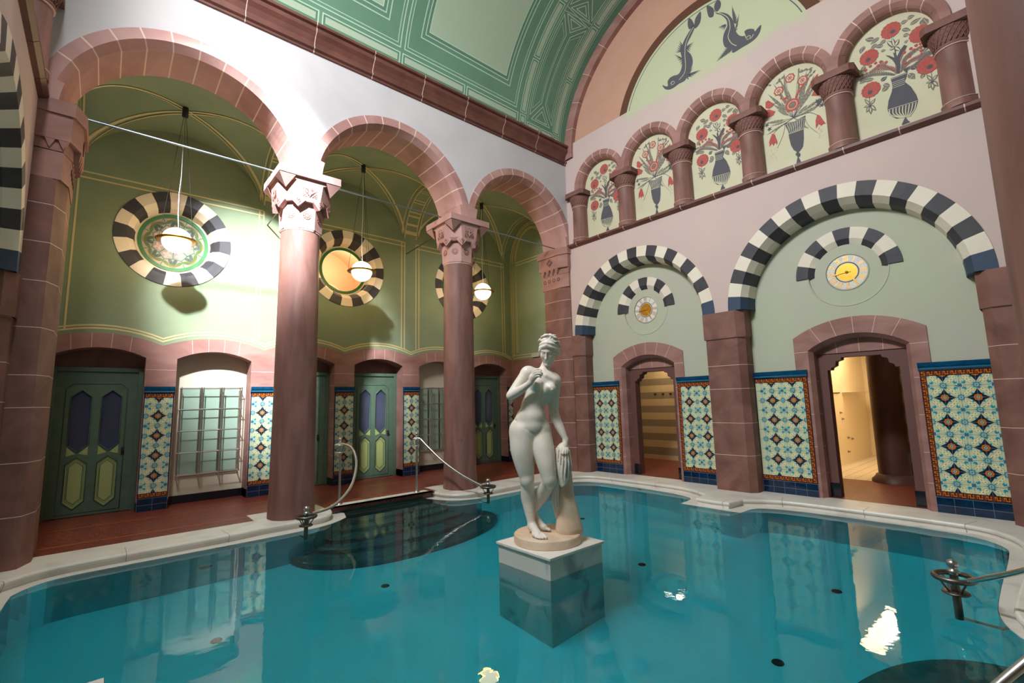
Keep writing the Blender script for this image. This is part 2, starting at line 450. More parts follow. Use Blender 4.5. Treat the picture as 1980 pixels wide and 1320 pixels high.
# string course and arcade columns
m = M()
prof = [(0.10, 5.30), (-0.05, 5.33), (-0.09, 5.36), (-0.09, 5.405), (0.16, 5.42)]
edges = [YS]+[YS+0.25+i*0.68 for i in range(11)]+[YN]
edges = sorted(set(edges))
for a, b in zip(edges, edges[1:]):
    for y0, y1, mi in ((a, b-.012, 0), (b-.012, b, 1)):
        vs = [(XR+d, y0, z) for d, z in prof]+[(XR+d, y1, z) for d, z in prof]
        k = len(prof); m.add(vs, [(i, i+1, k+i+1, k+i) for i in range(k-1)], mi)
struct(m.build('trim_1', ['cornice', 'mortar']), 'brown stone sill running under the painted arcade', 'ledge')

def arcade_column(y, label):
    t = thing('arcade_column', (XR+0.10, y, 5.42), label, 'column', 'short columns of the painted arcade')
    m = M(); c = (XR+0.10, y, 0)
    m.lathe([(.20, 5.415), (.20, 5.50), (.185, 5.52), (.18, 6.28)], c, 24, 0)
    m.build('shaft', ['column'], t)
    m = M(); m.lathe([(.181, 5.505), (.205, 5.507), (.205, 5.512), (.181, 5.514)], c, 24, 0); m.lathe([(.17, 6.283), (.198, 6.283), (.198, 6.292), (.17, 6.292)], c, 24, 0)
    m.build('joint', ['mortar'], t)
    m = M(); m.lathe([(.185, 6.292), (.20, 6.31), (.20, 6.335), (.185, 6.34), (.20, 6.40), (.235, 6.50), (.245, 6.55)], c, 28, 0)
    for i in range(22):                                       # interlace relief on the bell
        for s_ in (1, -1):
            pts = [Vector((XR+.10+(.197+.05*(f**1.3))*cos(2*pi*i/22+s_*f*.55), y+(.197+.05*(f**1.3))*sin(2*pi*i/22+s_*f*.55), 6.35+.19*f)) for f in [k/5 for k in range(6)]]
            m.tube(pts, .0065, 5, 0)
    m.build('capital', ['stone_dark'], t)
    m = M(); w = .30
    m.add([(XR+.30, y-w, 6.555), (XR-.12, y-w, 6.555), (XR-.17, y-w*.7, 6.60), (XR-.17, y+w*.7, 6.60), (XR-.12, y+w, 6.555), (XR+.30, y+w, 6.555)], [tuple(range(6))], 0)
    w = .29
    plan = [(XR+.3, y-w), (XR-.12, y-w), (XR-.17, y-w*.72), (XR-.17, y+w*.72), (XR-.12, y+w), (XR+.3, y+w)]
    plan = [(XR+.34, y-w), (XR-.10, y-w), (XR-.16, y-w+.06), (XR-.16, y+w-.06), (XR-.10, y+w), (XR+.34, y+w)]
    m = M(); k = len(plan)
    m.add([(px_, py_, 6.555) for px_, py_ in plan]+[(px_, py_, 6.665) for px_, py_ in plan], [(i, (i+1) % k, k+(i+1) % k, k+i) for i in range(k)]+[tuple(range(k)), tuple(range(k, 2*k))], 0)
    m.build('abacus', ['stone_dark'], t)
    return t
ays = [7.175, 5.825, 4.475, 3.125, 1.775, 0.43]
alab = ['short arcade column in the corner, left of the first flower panel', 'arcade column between the first and second flower panels from the corner',
        'arcade column between the second and third flower panels from the corner', 'arcade column between the third and fourth flower panels from the corner',
        'arcade column between the fourth and fifth flower panels from the corner', 'arcade column right of the largest-looking flower panel, cut off by the dark column']
acols = [arcade_column(y, l) for y, l in zip(ays, alab)]
# arcade arch rings
for k, c in enumerate(NICH):
    m = M(); a = math.acos(.675/.715)
    m.ring(FR, (c, NZ), [(.715, 0.01), (.715, -.035), (.60, -.035), (.555, .02), (.535, .06), (.535, .17)], a, pi-a, voussoirs(7, .008), sub=4, ends=False)
    zb = NZ-.08
    for s_ in (1, -1):       # springer blocks
        z1 = NZ+.715*sin(a); pts = [(c+s_*.535, zb), (c+s_*.60, NZ-.02)]
        pr = [(c+s_*.675, zb), (c+s_*.60, zb)]+[(c+s_*.60*cos(t), NZ+.60*sin(t)) for t in [a*i/4 for i in range(5)]]+[(c+s_*.675, z1)]
        m.tess([pr], lambda p, q: FR(p, q, -.036), 0)
        q1 = [(c+s_*.60, zb)]+[(c+s_*.60*cos(t), NZ+.60*sin(t)) for t in [a*i/4 for i in range(5)]]
        q2 = [(c+s_*.535, zb)]+[(c+s_*.535*cos(t), NZ+.535*sin(t)) for t in [a*i/4 for i in range(5)]]
        kk = len(q1); m.add([FR(p, q, -.036) for p, q in q1]+[FR(p, q, .06) for p, q in q2]+[FR(p, q, .17) for p, q in q2], [(i, i+1, kk+i+1, kk+i) for i in range(kk-1)]+[(kk+i, kk+i+1, 2*kk+i+1, 2*kk+i) for i in range(kk-1)], 0)
    if k in (0, 4):
        s_ = 1 if k == 0 else -1
        pr = [(c+s_*.675, zb), (c+s_*.675, NZ+.715*sin(a))]+[(c+s_*.715*cos(t), NZ+.715*sin(t)) for t in [a*(1-i/4) for i in range(5)]]+[(c+s_*.715, zb)]
        m.tess([pr], lambda p, q: FR(p, q, -.036), 0)
    nm = ['first', 'second', 'third', 'fourth', 'fifth'][k]
    tag(m.build('arcade_arch', ['stone', 'mortar']), f'round red stone arch over the {nm} flower panel from the corner', 'stone arch', 'round arches of the painted arcade')

# ---------------- nave vault
def VP(x, t, e=0.0): return (x, YC+(VA-e)*cos(rad(t)), VZ+(VB-e)*sin(rad(t)))
rects = []
def rc(x0, x1, t0, t1, mi): rects.append((x0, x1, t0, t1, mi)); rects.append((x0, x1, 180-t1, 180-t0, mi))
def fr(x0, x1, t0, t1, w, line, fill):
    dt = w/0.0585
    rc(x0, x1, t0, t1, line); rc(x0+w, x1-w, t0+dt, t1-dt, fill)
TT = 80
for x0 in (-0.60, 0.90, 2.40, 3.89, 5.38):
    fr(x0-.015, x0+1.435, 6.2, 10.3, .022, 2, 3); fr(x0+.02, x0+1.40, 6.9, 9.7, .02, 3, 1)
fr(6.87, 7.06, 6.2, 10.3, .018, 2, 0); fr(6.90, 7.03, 7.0, 9.6, .012, 3, 1)
for x0 in (-.60, 6.87):
    for t0, t1 in ((11.0, 31.8), (32.4, 52.2), (52.8, 72), (72.6, 89.9)): fr(x0 if x0 > 0 else -.6, x0+.19 if x0 > 0 else -.42, t0, t1, .018, 2, 3); fr((x0 if x0 > 0 else -.6)+.03, (x0+.16 if x0 > 0 else -.45), t0+.6, t1-.6, .01, 3, 1)
for t0, t1 in ((5.2, 8.0), (8.6, 31.3), (31.9, 52.0), (52.6, 72), (72.6, 89.9)): fr(7.98, 8.18, t0, t1, .018, 2, 3); fr(8.01, 8.15, t0+.6, t1-.6, .01, 3, 1)
for x0, x1 in ((7.10, 7.52), (7.55, 7.95)): fr(x0, x1, 5.6, 8.4, .018, 2, 3); fr(x0+.03, x1-.03, 6.2, 7.8, .01, 3, 1)
for x0, x1 in ((3.90, 6.75), (-.36, 1.0), (1.03, 3.83)):
    if x0 == -.36: x1 = 0.98
    fr(x0, x1, 11.6, TT+6, .02, 2, 0); fr(x0+.06, x1-.06, 12.8, TT+5, .014, 2, 0)
    if x1-x0 < 2: continue
    fr(x0+.30, x1-.28, 18.0, TT, .02, 2, 0); fr(x0+.345, x1-.325, 18.9, TT-.9, .012, 3, 0); fr(x0+.38, x1-.36, 19.6, TT-1.6, .018, 2, 3); fr(x0+.45, x1-.43, 20.9, TT-2.8, .018, 2, 1)
xs = sorted({-1.0, 8.46}|{r[i] for r in rects for i in (0, 1) if -1 < r[i] < 8.46}); ts = sorted({3.0, 177.0}|{r[i] for r in rects for i in (2, 3)})
def fill(L, step):
    o = []
    for a, b in zip(L, L[1:]):
        k = max(1, math.ceil((b-a)/step)); o += [a+(b-a)*i/k for i in range(k)]
    return o+[L[-1]]
xs = [x for i, x in enumerate(xs) if i == 0 or x-xs[i-1] > 1e-5]; ts = fill([t for i, t in enumerate(ts) if i == 0 or t-ts[i-1] > 1e-5], 2.5)
m = M(); nx, nt_ = len(xs), len(ts)
V_ = [VP(x, t) for x in xs for t in ts]; F_ = []; I_ = []
RA = np.array([r[:4] for r in rects]); RM = [r[4] for r in rects]
for i in range(nx-1):
    xm = (xs[i]+xs[i+1])/2
    for j in range(nt_-1):
        tm = (ts[j]+ts[j+1])/2
        h = np.nonzero((RA[:, 0] < xm) & (xm < RA[:, 1]) & (RA[:, 2] < tm) & (tm < RA[:, 3]))[0]
        F_.append((i*nt_+j, i*nt_+j+1, (i+1)*nt_+j+1, (i+1)*nt_+j)); I_.append(RM[h[-1]] if len(h) else 0)
m.v = V_; m.f = F_; m.mi = I_; m.sm = [True]*len(F_)
def vs_(pts, w=.018, mi=2):
    pts = dense(pts, .12 if True else 0)
    for q in (pts, [(a, 180-b) for a, b in pts]):
        # work in metric coords (x, arc)
        stroke(m, [(a, b*0.0585) for a, b in q], w, lambda a, b: VP(a, b/0.0585, .004+lift()), mi)
def vpoly(P, w=.018, mi=2): vs_(P+[P[0]], w, mi)
for base in (0,):                                          # the lozenge band beside the end wall
    vpoly([(7.22, 10.2), (7.83, 10.2), (7.52, 17.2)]); vpoly([(7.34, 10.9), (7.72, 10.9), (7.52, 15.2)])
    vpoly([(7.16, 11.5), (7.46, 18.3), (7.46, 44.5), (7.16, 49.5)]); vpoly([(7.89, 11.5), (7.58, 18.3), (7.58, 44.5), (7.89, 49.5)])
    vpoly([(7.21, 14.5), (7.42, 19.2), (7.42, 43.8), (7.21, 47)], .01); vpoly([(7.84, 14.5), (7.62, 19.2), (7.62, 43.8), (7.84, 47)], .01)
    vpoly([(7.22, 50.3), (7.83, 50.3), (7.52, 45.8)]); vpoly([(7.36, 49.6), (7.70, 49.6), (7.52, 47.0)])
    vpoly([(7.22, 52.4), (7.83, 52.4), (7.52, 57)]); vpoly([(7.36, 53.1), (7.70, 53.1), (7.52, 55.6)])
    vs_([(7.12, 50.6), (7.93, 52.1)], .012); vs_([(7.12, 52.1), (7.93, 50.6)], .012)
    vpoly([(7.16, 53), (7.46, 58.5), (7.46, 84), (7.16, 88)]); vpoly([(7.89, 53), (7.58, 58.5), (7.58, 84), (7.89, 88)])
    vs_([(7.11, 9.2), (7.11, 89)], .014); vs_([(7.94, 9.2), (7.94, 89)], .014)
vs_([(7.08, 4.4), (8.22, 4.4), (8.22, 89)], .014)
struct(m.build('ceiling', ['vgreen', 'vlight', 'vline', 'vdark']), 'green barrel vault painted with pale line frames', 'ceiling')

# cornice
m = M()
prof = [(0.02, 7.49), (-.03, 7.50), (-.03, 7.535), (-.07, 7.555), (-.07, 7.59), (-.05, 7.60), (-.06, 7.66), (-.10, 7.74), (-.15, 7.80), (-.16, 7.86), (-.13, 7.88), (-.18, 7.90), (-.18, 7.95), (.30, 7.96)]
jx = [at(440+a/3, b/3, 1, 7.4).x for a, b in [(112, 80), (518, 270), (852, 430), (1138, 565), (1388, 680), (1605, 780), (1800, 880)]]
dj = (jx[-1]-jx[0])/6
ed = [XL]+[jx[0]+dj*i for i in range(-2, 8) if XL < jx[0]+dj*i < XR]+[XR]
for a, b in zip(ed, ed[1:]):
    for x0, x1, mi in ((a, b-.012, 0), (b-.012, b, 1)):
        vs = [(x0, YN+d, z) for d, z in prof]+[(x1, YN+d, z) for d, z in prof]
        k = len(prof); m.add(vs, [(i, i+1, k+i+1, k+i) for i in range(k-1)], mi)
struct(m.build('trim_2', ['cornice', 'mortar']), 'moulded brown cornice between the colonnade wall and the green vault', 'cornice')

# ---------------- nave colonnade wall
CX = [2.29, 5.42]; AC = [0.735, 3.855, 6.985]; AZ, RO, RI = 5.29, 1.60, 1.38
m = M()
RW = 1.50
top = [(8.60, 8.35), (-0.95, 8.35)]
bot = [(-0.95, AZ)]
for c in AC: bot += [(c-RW, AZ)]+arc(c, AZ, RW, pi, 0, 36)[1:-1]+[(c+RW, AZ)]
bot += [(8.60, AZ)]
m.plate([bot+top], FN, 0.0, YNB-YN, 0); bot_nave, top_nave = bot, top
struct(m.build('wall_nave', ['navewall', 'green']), 'pale plaster wall above the colonnade arches', 'wall')
ordn = ['largest-looking left', 'middle', 'farthest']
for k, c in enumerate(AC):
    m = M(); a = rad(14)
    m.ring(FN, (c, AZ), [(RO, 0.02), (RO, -.02), (1.455, -.02), (RI, .10), (RI, YNB-YN-.01), (1.5, YNB-YN+.0)], a, pi-a, voussoirs(12, .005), sub=4, ends=False)
    tag(m.build('colonnade_arch', ['stone_pink', 'mortar']), f'{ordn[k]} round pink sandstone arch of the colonnade', 'stone arch', 'round arches of the colonnade')
def springer(x, left, right, label):
    """stone block where two arches meet over a capital"""
    m = M(); a = rad(14)
    L = []
    if right: L += [(x+dx, z) for dx, z in [(1.5625-RI*cos(t), AZ+RI*sin(t)) for t in [a*i/5 for i in range(6)]]]
    e = math.acos(1.5625/RO) if True else 0
    pr = []
    pr.append((x+(1.5625-RI) if right else x+.12, 5.36))
    if right: pr += [(x+1.5625-RI*cos(t), AZ+RI*sin(t)) for t in [rad(4)+(a-rad(4))*i/4 for i in range(5)]]+[(x+1.5625-RO*cos(t), AZ+RO*sin(t)) for t in [a+(rad(13.5)-a)*0, ]]
    pr += [(x+.055 if right else x+.12, 5.68), (x-.055 if left else x-.12, 5.68)]
    if left: pr += [(x-1.5625+RO*cos(a), AZ+RO*sin(a))]+[(x-1.5625+RI*cos(t), AZ+RI*sin(t)) for t in [a-(a-rad(4))*i/4 for i in range(5)]]
    pr.append((x-(1.5625-RI) if left else x-.12, 5.36))
    m.plate([pr], FN, -.022, YNB-YN+.01, 0)
    return tag(m.build('springer_block', ['stone_pink']), label, 'stone block')
springer(CX[0], True, True, 'pink stone block where the left and middle arches meet over the near capital')
springer(CX[1], True, True, 'pink stone block where the middle and far arches meet over the second capital')

springer(AC[0]-1.5625, False, True, 'pink stone block at the left springing of the left arch')
springer(AC[2]+1.5625, True, False, 'pink stone block at the right springing of the far arch')

# responds in the corners (pier with carved capital)
def zig(m, pts0, z0, w, h, fn, mi=0):
    pass
def respond(sx, label):
    fx = (lambda x: x) if sx > 0 else (lambda x: 7.84-x)
    t = thing('corner_pier', (fx(8.5), 7.9, 0), label, 'stone pier', 'corner piers of the colonnade')
    plan = [(8.40, YNB+.06), (8.34, YNB), (8.34, 7.74), (8.43, 7.50), (8.48, 7.49), (8.62, 7.49), (8.62, YNB+.06)]
    if sx < 0: plan = [(9.2 if x == 8.62 else x, y) for x, y in plan]
    plan = [(fx(x), y) for x, y in plan]
    m = M(); stacked(m, plan, [0, .55, 1.12, 1.72, 2.08, 2.62, 3.16, 3.62, 4.08, 4.40])
    m.build('shaft', ['stone_dark', 'mortar'], t)
    m = M()
    X9 = 8.62 if sx > 0 else 9.2
    def pl(e, g): return [(fx(x), y) for x, y in [(X9, YNB+.05+g), (8.34-e, YNB+.05+g), (8.34-e, 7.70), (8.40-e*.7, 7.49-g), (X9, 7.49-g)]]
    def prism(p, z0, z1, q=None):
        q = q or p; k = len(p)
        m.add([(x, y, z0) for x, y in p]+[(x, y, z1) for x, y in q], [(i, (i+1) % k, k+(i+1) % k, k+i) for i in range(k)]+[tuple(range(k)), tuple(range(k, 2*k))], 0)
    prism(pl(0.01, .0), 4.40, 4.75); prism(pl(.09, .03), 4.88, 5.20); prism(pl(.12, .05), 5.20, 5.37)
    prism(pl(.02, .0), 4.74, 4.89)
    # pointed teeth under the bell
    for i in range(4):
        y = 7.78+i*.155
        for s_ in (0,):
            x0 = 8.34-.09
            m.add([(fx(x0), y-.07, 4.90), (fx(x0), y+.07, 4.90), (fx(x0+.02), y, 4.76), (fx(8.36), y-.07, 4.90), (fx(8.36), y+.07, 4.90), (fx(8.36), y, 4.72)], [(0, 1, 2), (0, 2, 5, 3), (1, 4, 5, 2)], 0)
    for x in (8.40, 8.52):
        m.add([(fx(x-.055), 7.46, 4.90), (fx(x+.055), 7.46, 4.90), (fx(x), 7.475, 4.77), (fx(x-.055), 7.5, 4.90), (fx(x+.055), 7.5, 4.90), (fx(x), 7.5, 4.74)], [(0, 1, 2), (0, 2, 5, 3), (1, 4, 5, 2)], 0)
    mc, m = m, M()
    for i in range(4):
        y = 7.78+i*.155
        m.lathe([(.045, -.004), (.045, .006), (.036, .006), (.03, .0)], (fx(8.325), y, 4.62), 14, 0, axis=Matrix.Rotation(-pi/2*sx, 3, 'Y'), caps=False)
    stroke_pts = [(8.0, 4.99), (7.93, 5.06), (8.0, 5.13), (8.07, 5.06)]
    for q in range(3):
        s_ = 1-.28*q
        P = [Vector((fx(8.245), 7.99+(a-8.0)*s_*1.5, 5.06+(b-5.06)*s_*1.4)) for a, b in stroke_pts]
        m.tube(P, .006, 5, 0, closed=True)
    b_ = len(mc.v); mc.v += m.v; mc.f += [tuple(i+b_ for i in f) for f in m.f]; mc.mi += [1]*len(m.f); mc.sm += m.sm
    mc.build('capital', ['stone', 'cornice'], t)
    return t
respond(1, 'red sandstone corner pier with toothed capital between the far arch and the end wall')
respond(-1, 'dark sandstone corner pier with toothed capital at the left edge of the colonnade')

# ---------------- columns
def column(x, y, label, full=True):
    t = thing('column', (x, y, 0), label, 'column', 'round sandstone columns of the colonnade')
    m = M()
    m.lathe([(.335, 0.0), (.335, .05), (.322, .35), (.312, 1.5), (.305, 3.0), (.297, 4.42), (.297, 4.455)], (x, y, 0), 48, 0)
    m.build('shaft', ['column'], t)
    m = M(); m.lathe([(.298, 4.452), (.304, 4.455), (.304, 4.464), (.298, 4.467)], (x, y, 0), 40, 0, caps=False); m.build('joint', ['mortar'], t)
    m = M()
    def octo(r, a0=pi/8): return [(x+r*cos(a0+i*pi/4), y+r*sin(a0+i*pi/4)) for i in range(8)]
    def sq(h, c):      # square with cut corners
        return [(x+a, y+b) for a, b in [(h, -h+c), (h, h-c), (h-c, h), (-h+c, h), (-h, h-c), (-h, -h+c), (-h+c, -h), (h-c, -h)]]
    def loft(ps, mi=0, caps=True):
        k = len(ps[0][0]); vs = [(a, b, z) for p, z in ps for a, b in p]
        m.add(vs, [(j*k+i, j*k+(i+1) % k, (j+1)*k+(i+1) % k, (j+1)*k+i) for j in range(len(ps)-1) for i in range(k)], mi)
        if caps: m.add([(a, b, ps[0][1]) for a, b in ps[0][0]], [tuple(range(k))], mi); m.add([(a, b, ps[-1][1]) for a, b in ps[-1][0]], [tuple(range(k))], mi)
    loft([(octo(.31), 4.465), (octo(.325), 4.49), (octo(.325), 4.52), (octo(.335), 4.75), (octo(.34), 4.93)])
    h = .410
    loft([(sq(h-.02, .25), 4.90), (sq(h, .235), 4.96), (sq(h+.01, .215), 5.21)])
    # faceted teeth: eight at the corners of the upper drum, pointing down
    P = sq(h-.005, .235); mids = []
    for i in range(8):
        a, b = Vector((*P[i], 0)), Vector((*P[(i+1) % 8], 0))
        mids.append(((a+b)/2, (b-a)))
    ctr = Vector((x, y, 0))
    for i in range(8):
        c = Vector((*P[i], 0)); out_ = (c-ctr).normalized(); tg = Vector((-out_.y, out_.x, 0))
        w = .125; zt, zb = 4.975, 4.79
        A = c+out_*.012
        top_ = A+Vector((0, 0, zt+.03)); L_ = A-tg*w*.9-out_*.05+Vector((0, 0, 4.915)); R_ = A+tg*w*.9-out_*.05+Vector((0, 0, 4.915)); B_ = c-out_*.012+Vector((0, 0, zb))
        Lb = c-out_*.12-tg*w*.6+Vector((0, 0, 4.90)); Rb = c-out_*.12+tg*w*.6+Vector((0, 0, 4.90)); Bb = c-out_*.12+Vector((0, 0, 4.80))
        m.add([top_, L_, B_, R_, Lb, Rb, Bb], [(0, 1, 2, 3), (1, 4, 6, 2), (3, 2, 6, 5), (0, 4, 1), (0, 3, 5)], 0)
    # abacus
    A = .475
    m.box((x-A, y-A, 5.265), (x+A, y+A, 5.385), 0)
    loft([(sq(h+.01, .215), 5.20), ([(x+a, y+b) for a, b in [(A-.05, -A+.12), (A-.05, A-.12), (A-.12, A-.05), (-A+.12, A-.05), (-A+.05, A-.12), (-A+.05, -A+.12), (-A+.12, -A+.05), (A-.12, -A+.05)]], 5.26)], caps=False)
    # corner brackets under the abacus corners
    for sx in (1, -1):
        for sy in (1, -1):
            cx, cy = x+sx*A, y+sy*A
            m.add([(cx, cy, 5.25), (cx-sx*.24, cy, 5.25), (cx, cy-sy*.24, 5.25), (cx-sx*.13, cy-sy*.13, 5.07)], [(0, 1, 3), (0, 3, 2), (1, 2, 3)], 0)
    # incised carving: panels on the four faces, rosettes on the necking
    mc, m = m, M()
    rnd = random.Random(4)
    for fi in range(4):
        ang = fi*pi/2-pi/2
        n_ = Vector((cos(ang), sin(ang), 0)); tg = Vector((-sin(ang), cos(ang), 0)); o0 = ctr+n_*(h+.006)
        def W3(u, v): return o0+tg*u+Vector((0, 0, 5.085+v))
        dm = [(0, .112), (.105, 0), (0, -.112), (-.105, 0)]
        m.tube([W3(*p) for p in dm], .0045, 5, 0, closed=True)
        for sgn in (1, -1):
            sp = [W3(sgn*(.042+.028*math.exp(-.22*k)*cos(k*.8)), .0+.028*math.exp(-.22*k)*sin(k*.8)) for k in range(12)]; m.tube(sp, .005, 5, 0)
            m.tube([W3(sgn*.01, -.09), W3(sgn*.035, -.05), W3(sgn*.02, -.01), W3(sgn*.03, .05), W3(0, .09)], .005, 5, 0)
            m.tube([W3(sgn*.075, -.012), W3(sgn*.05, -.045), W3(sgn*.02, -.07)], .004, 5, 0)
            for v in (1, -1):
                m.tube([W3(sgn*.105, v*.112), W3(sgn*.04, v*.112), W3(sgn*.105, v*.04)], .0045, 5, 0, closed=True)
                m.tube([W3(sgn*.095, v*.075), W3(sgn*.08, v*.095), W3(sgn*.07, v*.085)], .004, 5, 0)
    for i in range(8):
        ang = pi/8+i*pi/4+pi/8
        n_ = Vector((cos(ang), sin(ang), 0)); tg = Vector((-sin(ang), cos(ang), 0)); o0 = ctr+n_*.308+Vector((0, 0, 4.70))
        for r_ in (.062, .03):
            m.tube([o0+tg*r_*cos(q)+Vector((0, 0, r_*sin(q))) for q in [k*pi/8 for k in range(16)]], .0045, 5, 0, closed=True)
        for k in range(8):
            q = k*pi/4; m.tube([o0+tg*.033*cos(q)+Vector((0, 0, .033*sin(q))), o0+tg*.058*cos(q+.2)+Vector((0, 0, .058*sin(q+.2)))], .004, 5, 0)
    for i in range(8):
        c = Vector((*P[i], 0)); out_ = (c-ctr).normalized(); tg = Vector((-out_.y, out_.x, 0)); o0 = c+out_*.003+Vector((0, 0, 4.905))
        m.tube([o0+Vector((0, 0, .06)), o0-tg*.055-out_*.024, o0-Vector((0, 0, .075)), o0+tg*.055-out_*.024], .004, 5, 0, closed=True)
        m.tube([o0+tg*.02*cos(q)+Vector((0, 0, .02*sin(q))) for q in [k*pi/3 for k in range(6)]], .004, 5, 0, closed=True)
    b_ = len(mc.v); mc.v += m.v; mc.f += [tuple(i+b_ for i in f) for f in m.f]; mc.mi += [1]*len(m.f); mc.sm += m.sm
    mc.build('capital', ['stone_pink', 'cornice'], t)
    return t
c1 = column(CX[0], 7.9, 'round sandstone column nearest the camera across the pool, lit white by the window')
c2_ = column(CX[1], 7.9, 'second round sandstone column, left of the marble statue')
m = M(); q_ = Vector((-.566, -.825, 0)).normalized(); t_ = Vector((-q_.y, q_.x, 0)); z_ = at(883, 851, 1, 7.65).z; o_ = Vector((CX[1], 7.9, z_))+q_*.3155
m.add([o_+t_*a+Vector((0, 0, b)) for a, b in ((-.035, -.035), (.035, -.035), (.035, .035), (-.035, .035))]+[o_-q_*.02+t_*a+Vector((0, 0, b)) for a, b in ((-.035, -.035), (.035, -.035), (.035, .035), (-.035, .035))], [(0, 1, 2, 3), (0, 4, 5, 1), (1, 5, 6, 2), (2, 6, 7, 3), (3, 7, 4, 0)], 0)
m.build('stone_patch', ['cornice'], c2_)
column(CX[0], -.24, 'dark round column in shadow cutting off the right edge of the view')
# ---------------- left end wall (seen only as a sliver)
m = M()
o_ = [(YS, ARZ)]+arc(AR2, ARZ, ARR, pi, 0, 28)+arc(AR1, ARZ, ARR, pi, 0, 28)+[(YN, ARZ), (YN, 8.0), (YS, 8.0)]
m.plate([o_]+[[(c-NR, 5.40), (c+NR, 5.40)]+arc(c, NZ, NR, 0, pi, 20) for c in NICH[:1]], FL, 0.0, 0.35, 0, back=False)
m.tess([[(YS, 0), (YN, 0), (YN, 5), (YS, 5)]], lambda a, b: (XL-.35, a, b), 1)
m.tess([[(5.8, 5.3), (7.2, 5.3), (7.2, 7.4), (5.8, 7.4)]], lambda a, b: (XL-.17, a, b), 2)
wl_out = [(YS, 8.0)]+[(YC+VA*cos(t), VZ+VB*sin(t)) for t in [pi-rad(6)-rad(168)*i/50 for i in range(51)]]+[(YN, 8.0)]
m.tess([wl_out, [(YC+.001+1.2*cos(t), 8.75+.62*sin(t)) for t in [2*pi*i/32 for i in range(32)]]], FL, 0)
struct(m.build('wall_left', ['pinkwall', 'sage', 'panelcream']), 'left end wall seen as a narrow strip with a striped arch', 'wall')
striped_arch(FL, AR1, 'striped_arch', 'black and cream striped wall arch cut off by the left edge of the view')
c_ = arcade_column(7.175, 'pale arcade column at the top left corner of the view, above the dark corner pier')
c_.location.x = XL-0.10
for ch in c_.children: ch.matrix_parent_inverse = Matrix.Identity(4)
m = M(); prof = [(0.10, 5.30), (-0.05, 5.33), (-0.09, 5.36), (-0.09, 5.405), (0.16, 5.42)]
for a, b in ((5.5, 6.3), (6.31, 7.0), (7.01, YN)): m.add([FL(a, z, d) for d, z in prof]+[FL(b, z, d) for d, z in prof], [(i, i+1, 6+i, 5+i) for i in range(4)], 0)
struct(m.build('trim_3', ['cornice']), 'brown stone sill on the left end wall', 'ledge')
pier('wall_pier', 'dark sandstone half pier under the striped arch at the left edge', 7.20, 7.60, 0.10, 0.0, x0=XL, x1=XL-.37, sgn=-1)

# ---------------- near side of the hall (behind and above the camera)
m = M(); FS = lambda a, b, d=0.0: (a, YS-d, b)
m.plate([bot_nave+top_nave], FS, 0.0, YNB-YN, 0)
m.tess([[(-1.3, 0), (9.2, 0), (9.2, 6.9), (-1.3, 6.9)]], lambda a, b: (a, -2.45, b), 1)
m.box((-1.3, -2.5, 6.7), (9.2, -.55, 6.8), 1)
m.box((8.75, -2.5, 0), (8.85, -.6, 6.8), 1); m.box((-1.3, -2.5, 0), (-1.2, -.6, 6.8), 1)
struct(m.build('wall_near', ['navewall', 'green']), 'plaster colonnade wall and aisle on the near side, behind the camera', 'wall')

# ---------------- aisle behind the colonnade
BC = [0.80, 3.95, 7.10]; HW = 1.37; YM, HD = (YNB+YB)/2, (YB-YNB)/2+.001
SPZ, APX = 5.62, 1.08
def aisle_z(x, y):
    hy = APX*math.sqrt(max(0, 1-((y-YM)/HD)**2))
    hx = 0
    for c in BC:
        if abs(x-c) <= HW: hx = APX*math.sqrt(max(0, 1-((x-c)/HW)**2))
    inb = any(abs(x-c) <= HW for c in BC)
    return SPZ+(max(hx, hy) if inb else max(0, hy-.035))
m = M()
gx = sorted({-1.0, 8.75}|{c+s*(HW+e) for c in BC for s in (1, -1) for e in (0, .003)}|{round(-1+.05*i, 3) for i in range(196)})
gx = [x for x in gx if x <= 8.75]
m.grid(lambda x, y: (x, y, aisle_z(x, y)), gx, [YNB+(YB-YNB)*(0.5-0.5*cos(pi*j/36)) for j in range(37)], 0)
def AV(x, y): return (x, y, aisle_z(x, y)-.012-lift())
for c in BC:
    for s in (1, -1):          # double ochre lines along the groins
        for off in (-.035, .035):
            P = []
            for i in range(41):
                a = -pi/2+pi*i/40; x = c+HW*.995*sin(a)*1.0; y = YM+s*HD*.995*sin(a)
                P.append((x+off*.7*s*-1*.8, y+off*.8))
            P = [(x, min(max(y, YNB+.01), YB-.01)) for x, y in P]
            stroke(m, P, .028, AV, 1)
for x in [c+s*(HW+.05) for c in BC for s in (1, -1)]+[c+s*(HW-.03) for c in BC for s in (1, -1)]:
    stroke(m, [(x, YM-HD*.99*cos(pi*i/40)) for i in range(41)], .022, AV, 1)
for c, d in zip(BC, BC[1:]):
    for i in range(1, 9):
        y = YM+HD*.99*cos(pi*i/9)
        for dy in (-.03, .03): stroke(m, [(c+HW+.05, y+dy), (d-HW-.05, y+dy)], .02, AV, 1)
struct(m.build('ceiling_aisle', ['green', 'line']), 'green groined ceiling of the side aisle with ochre painted lines', 'ceiling')

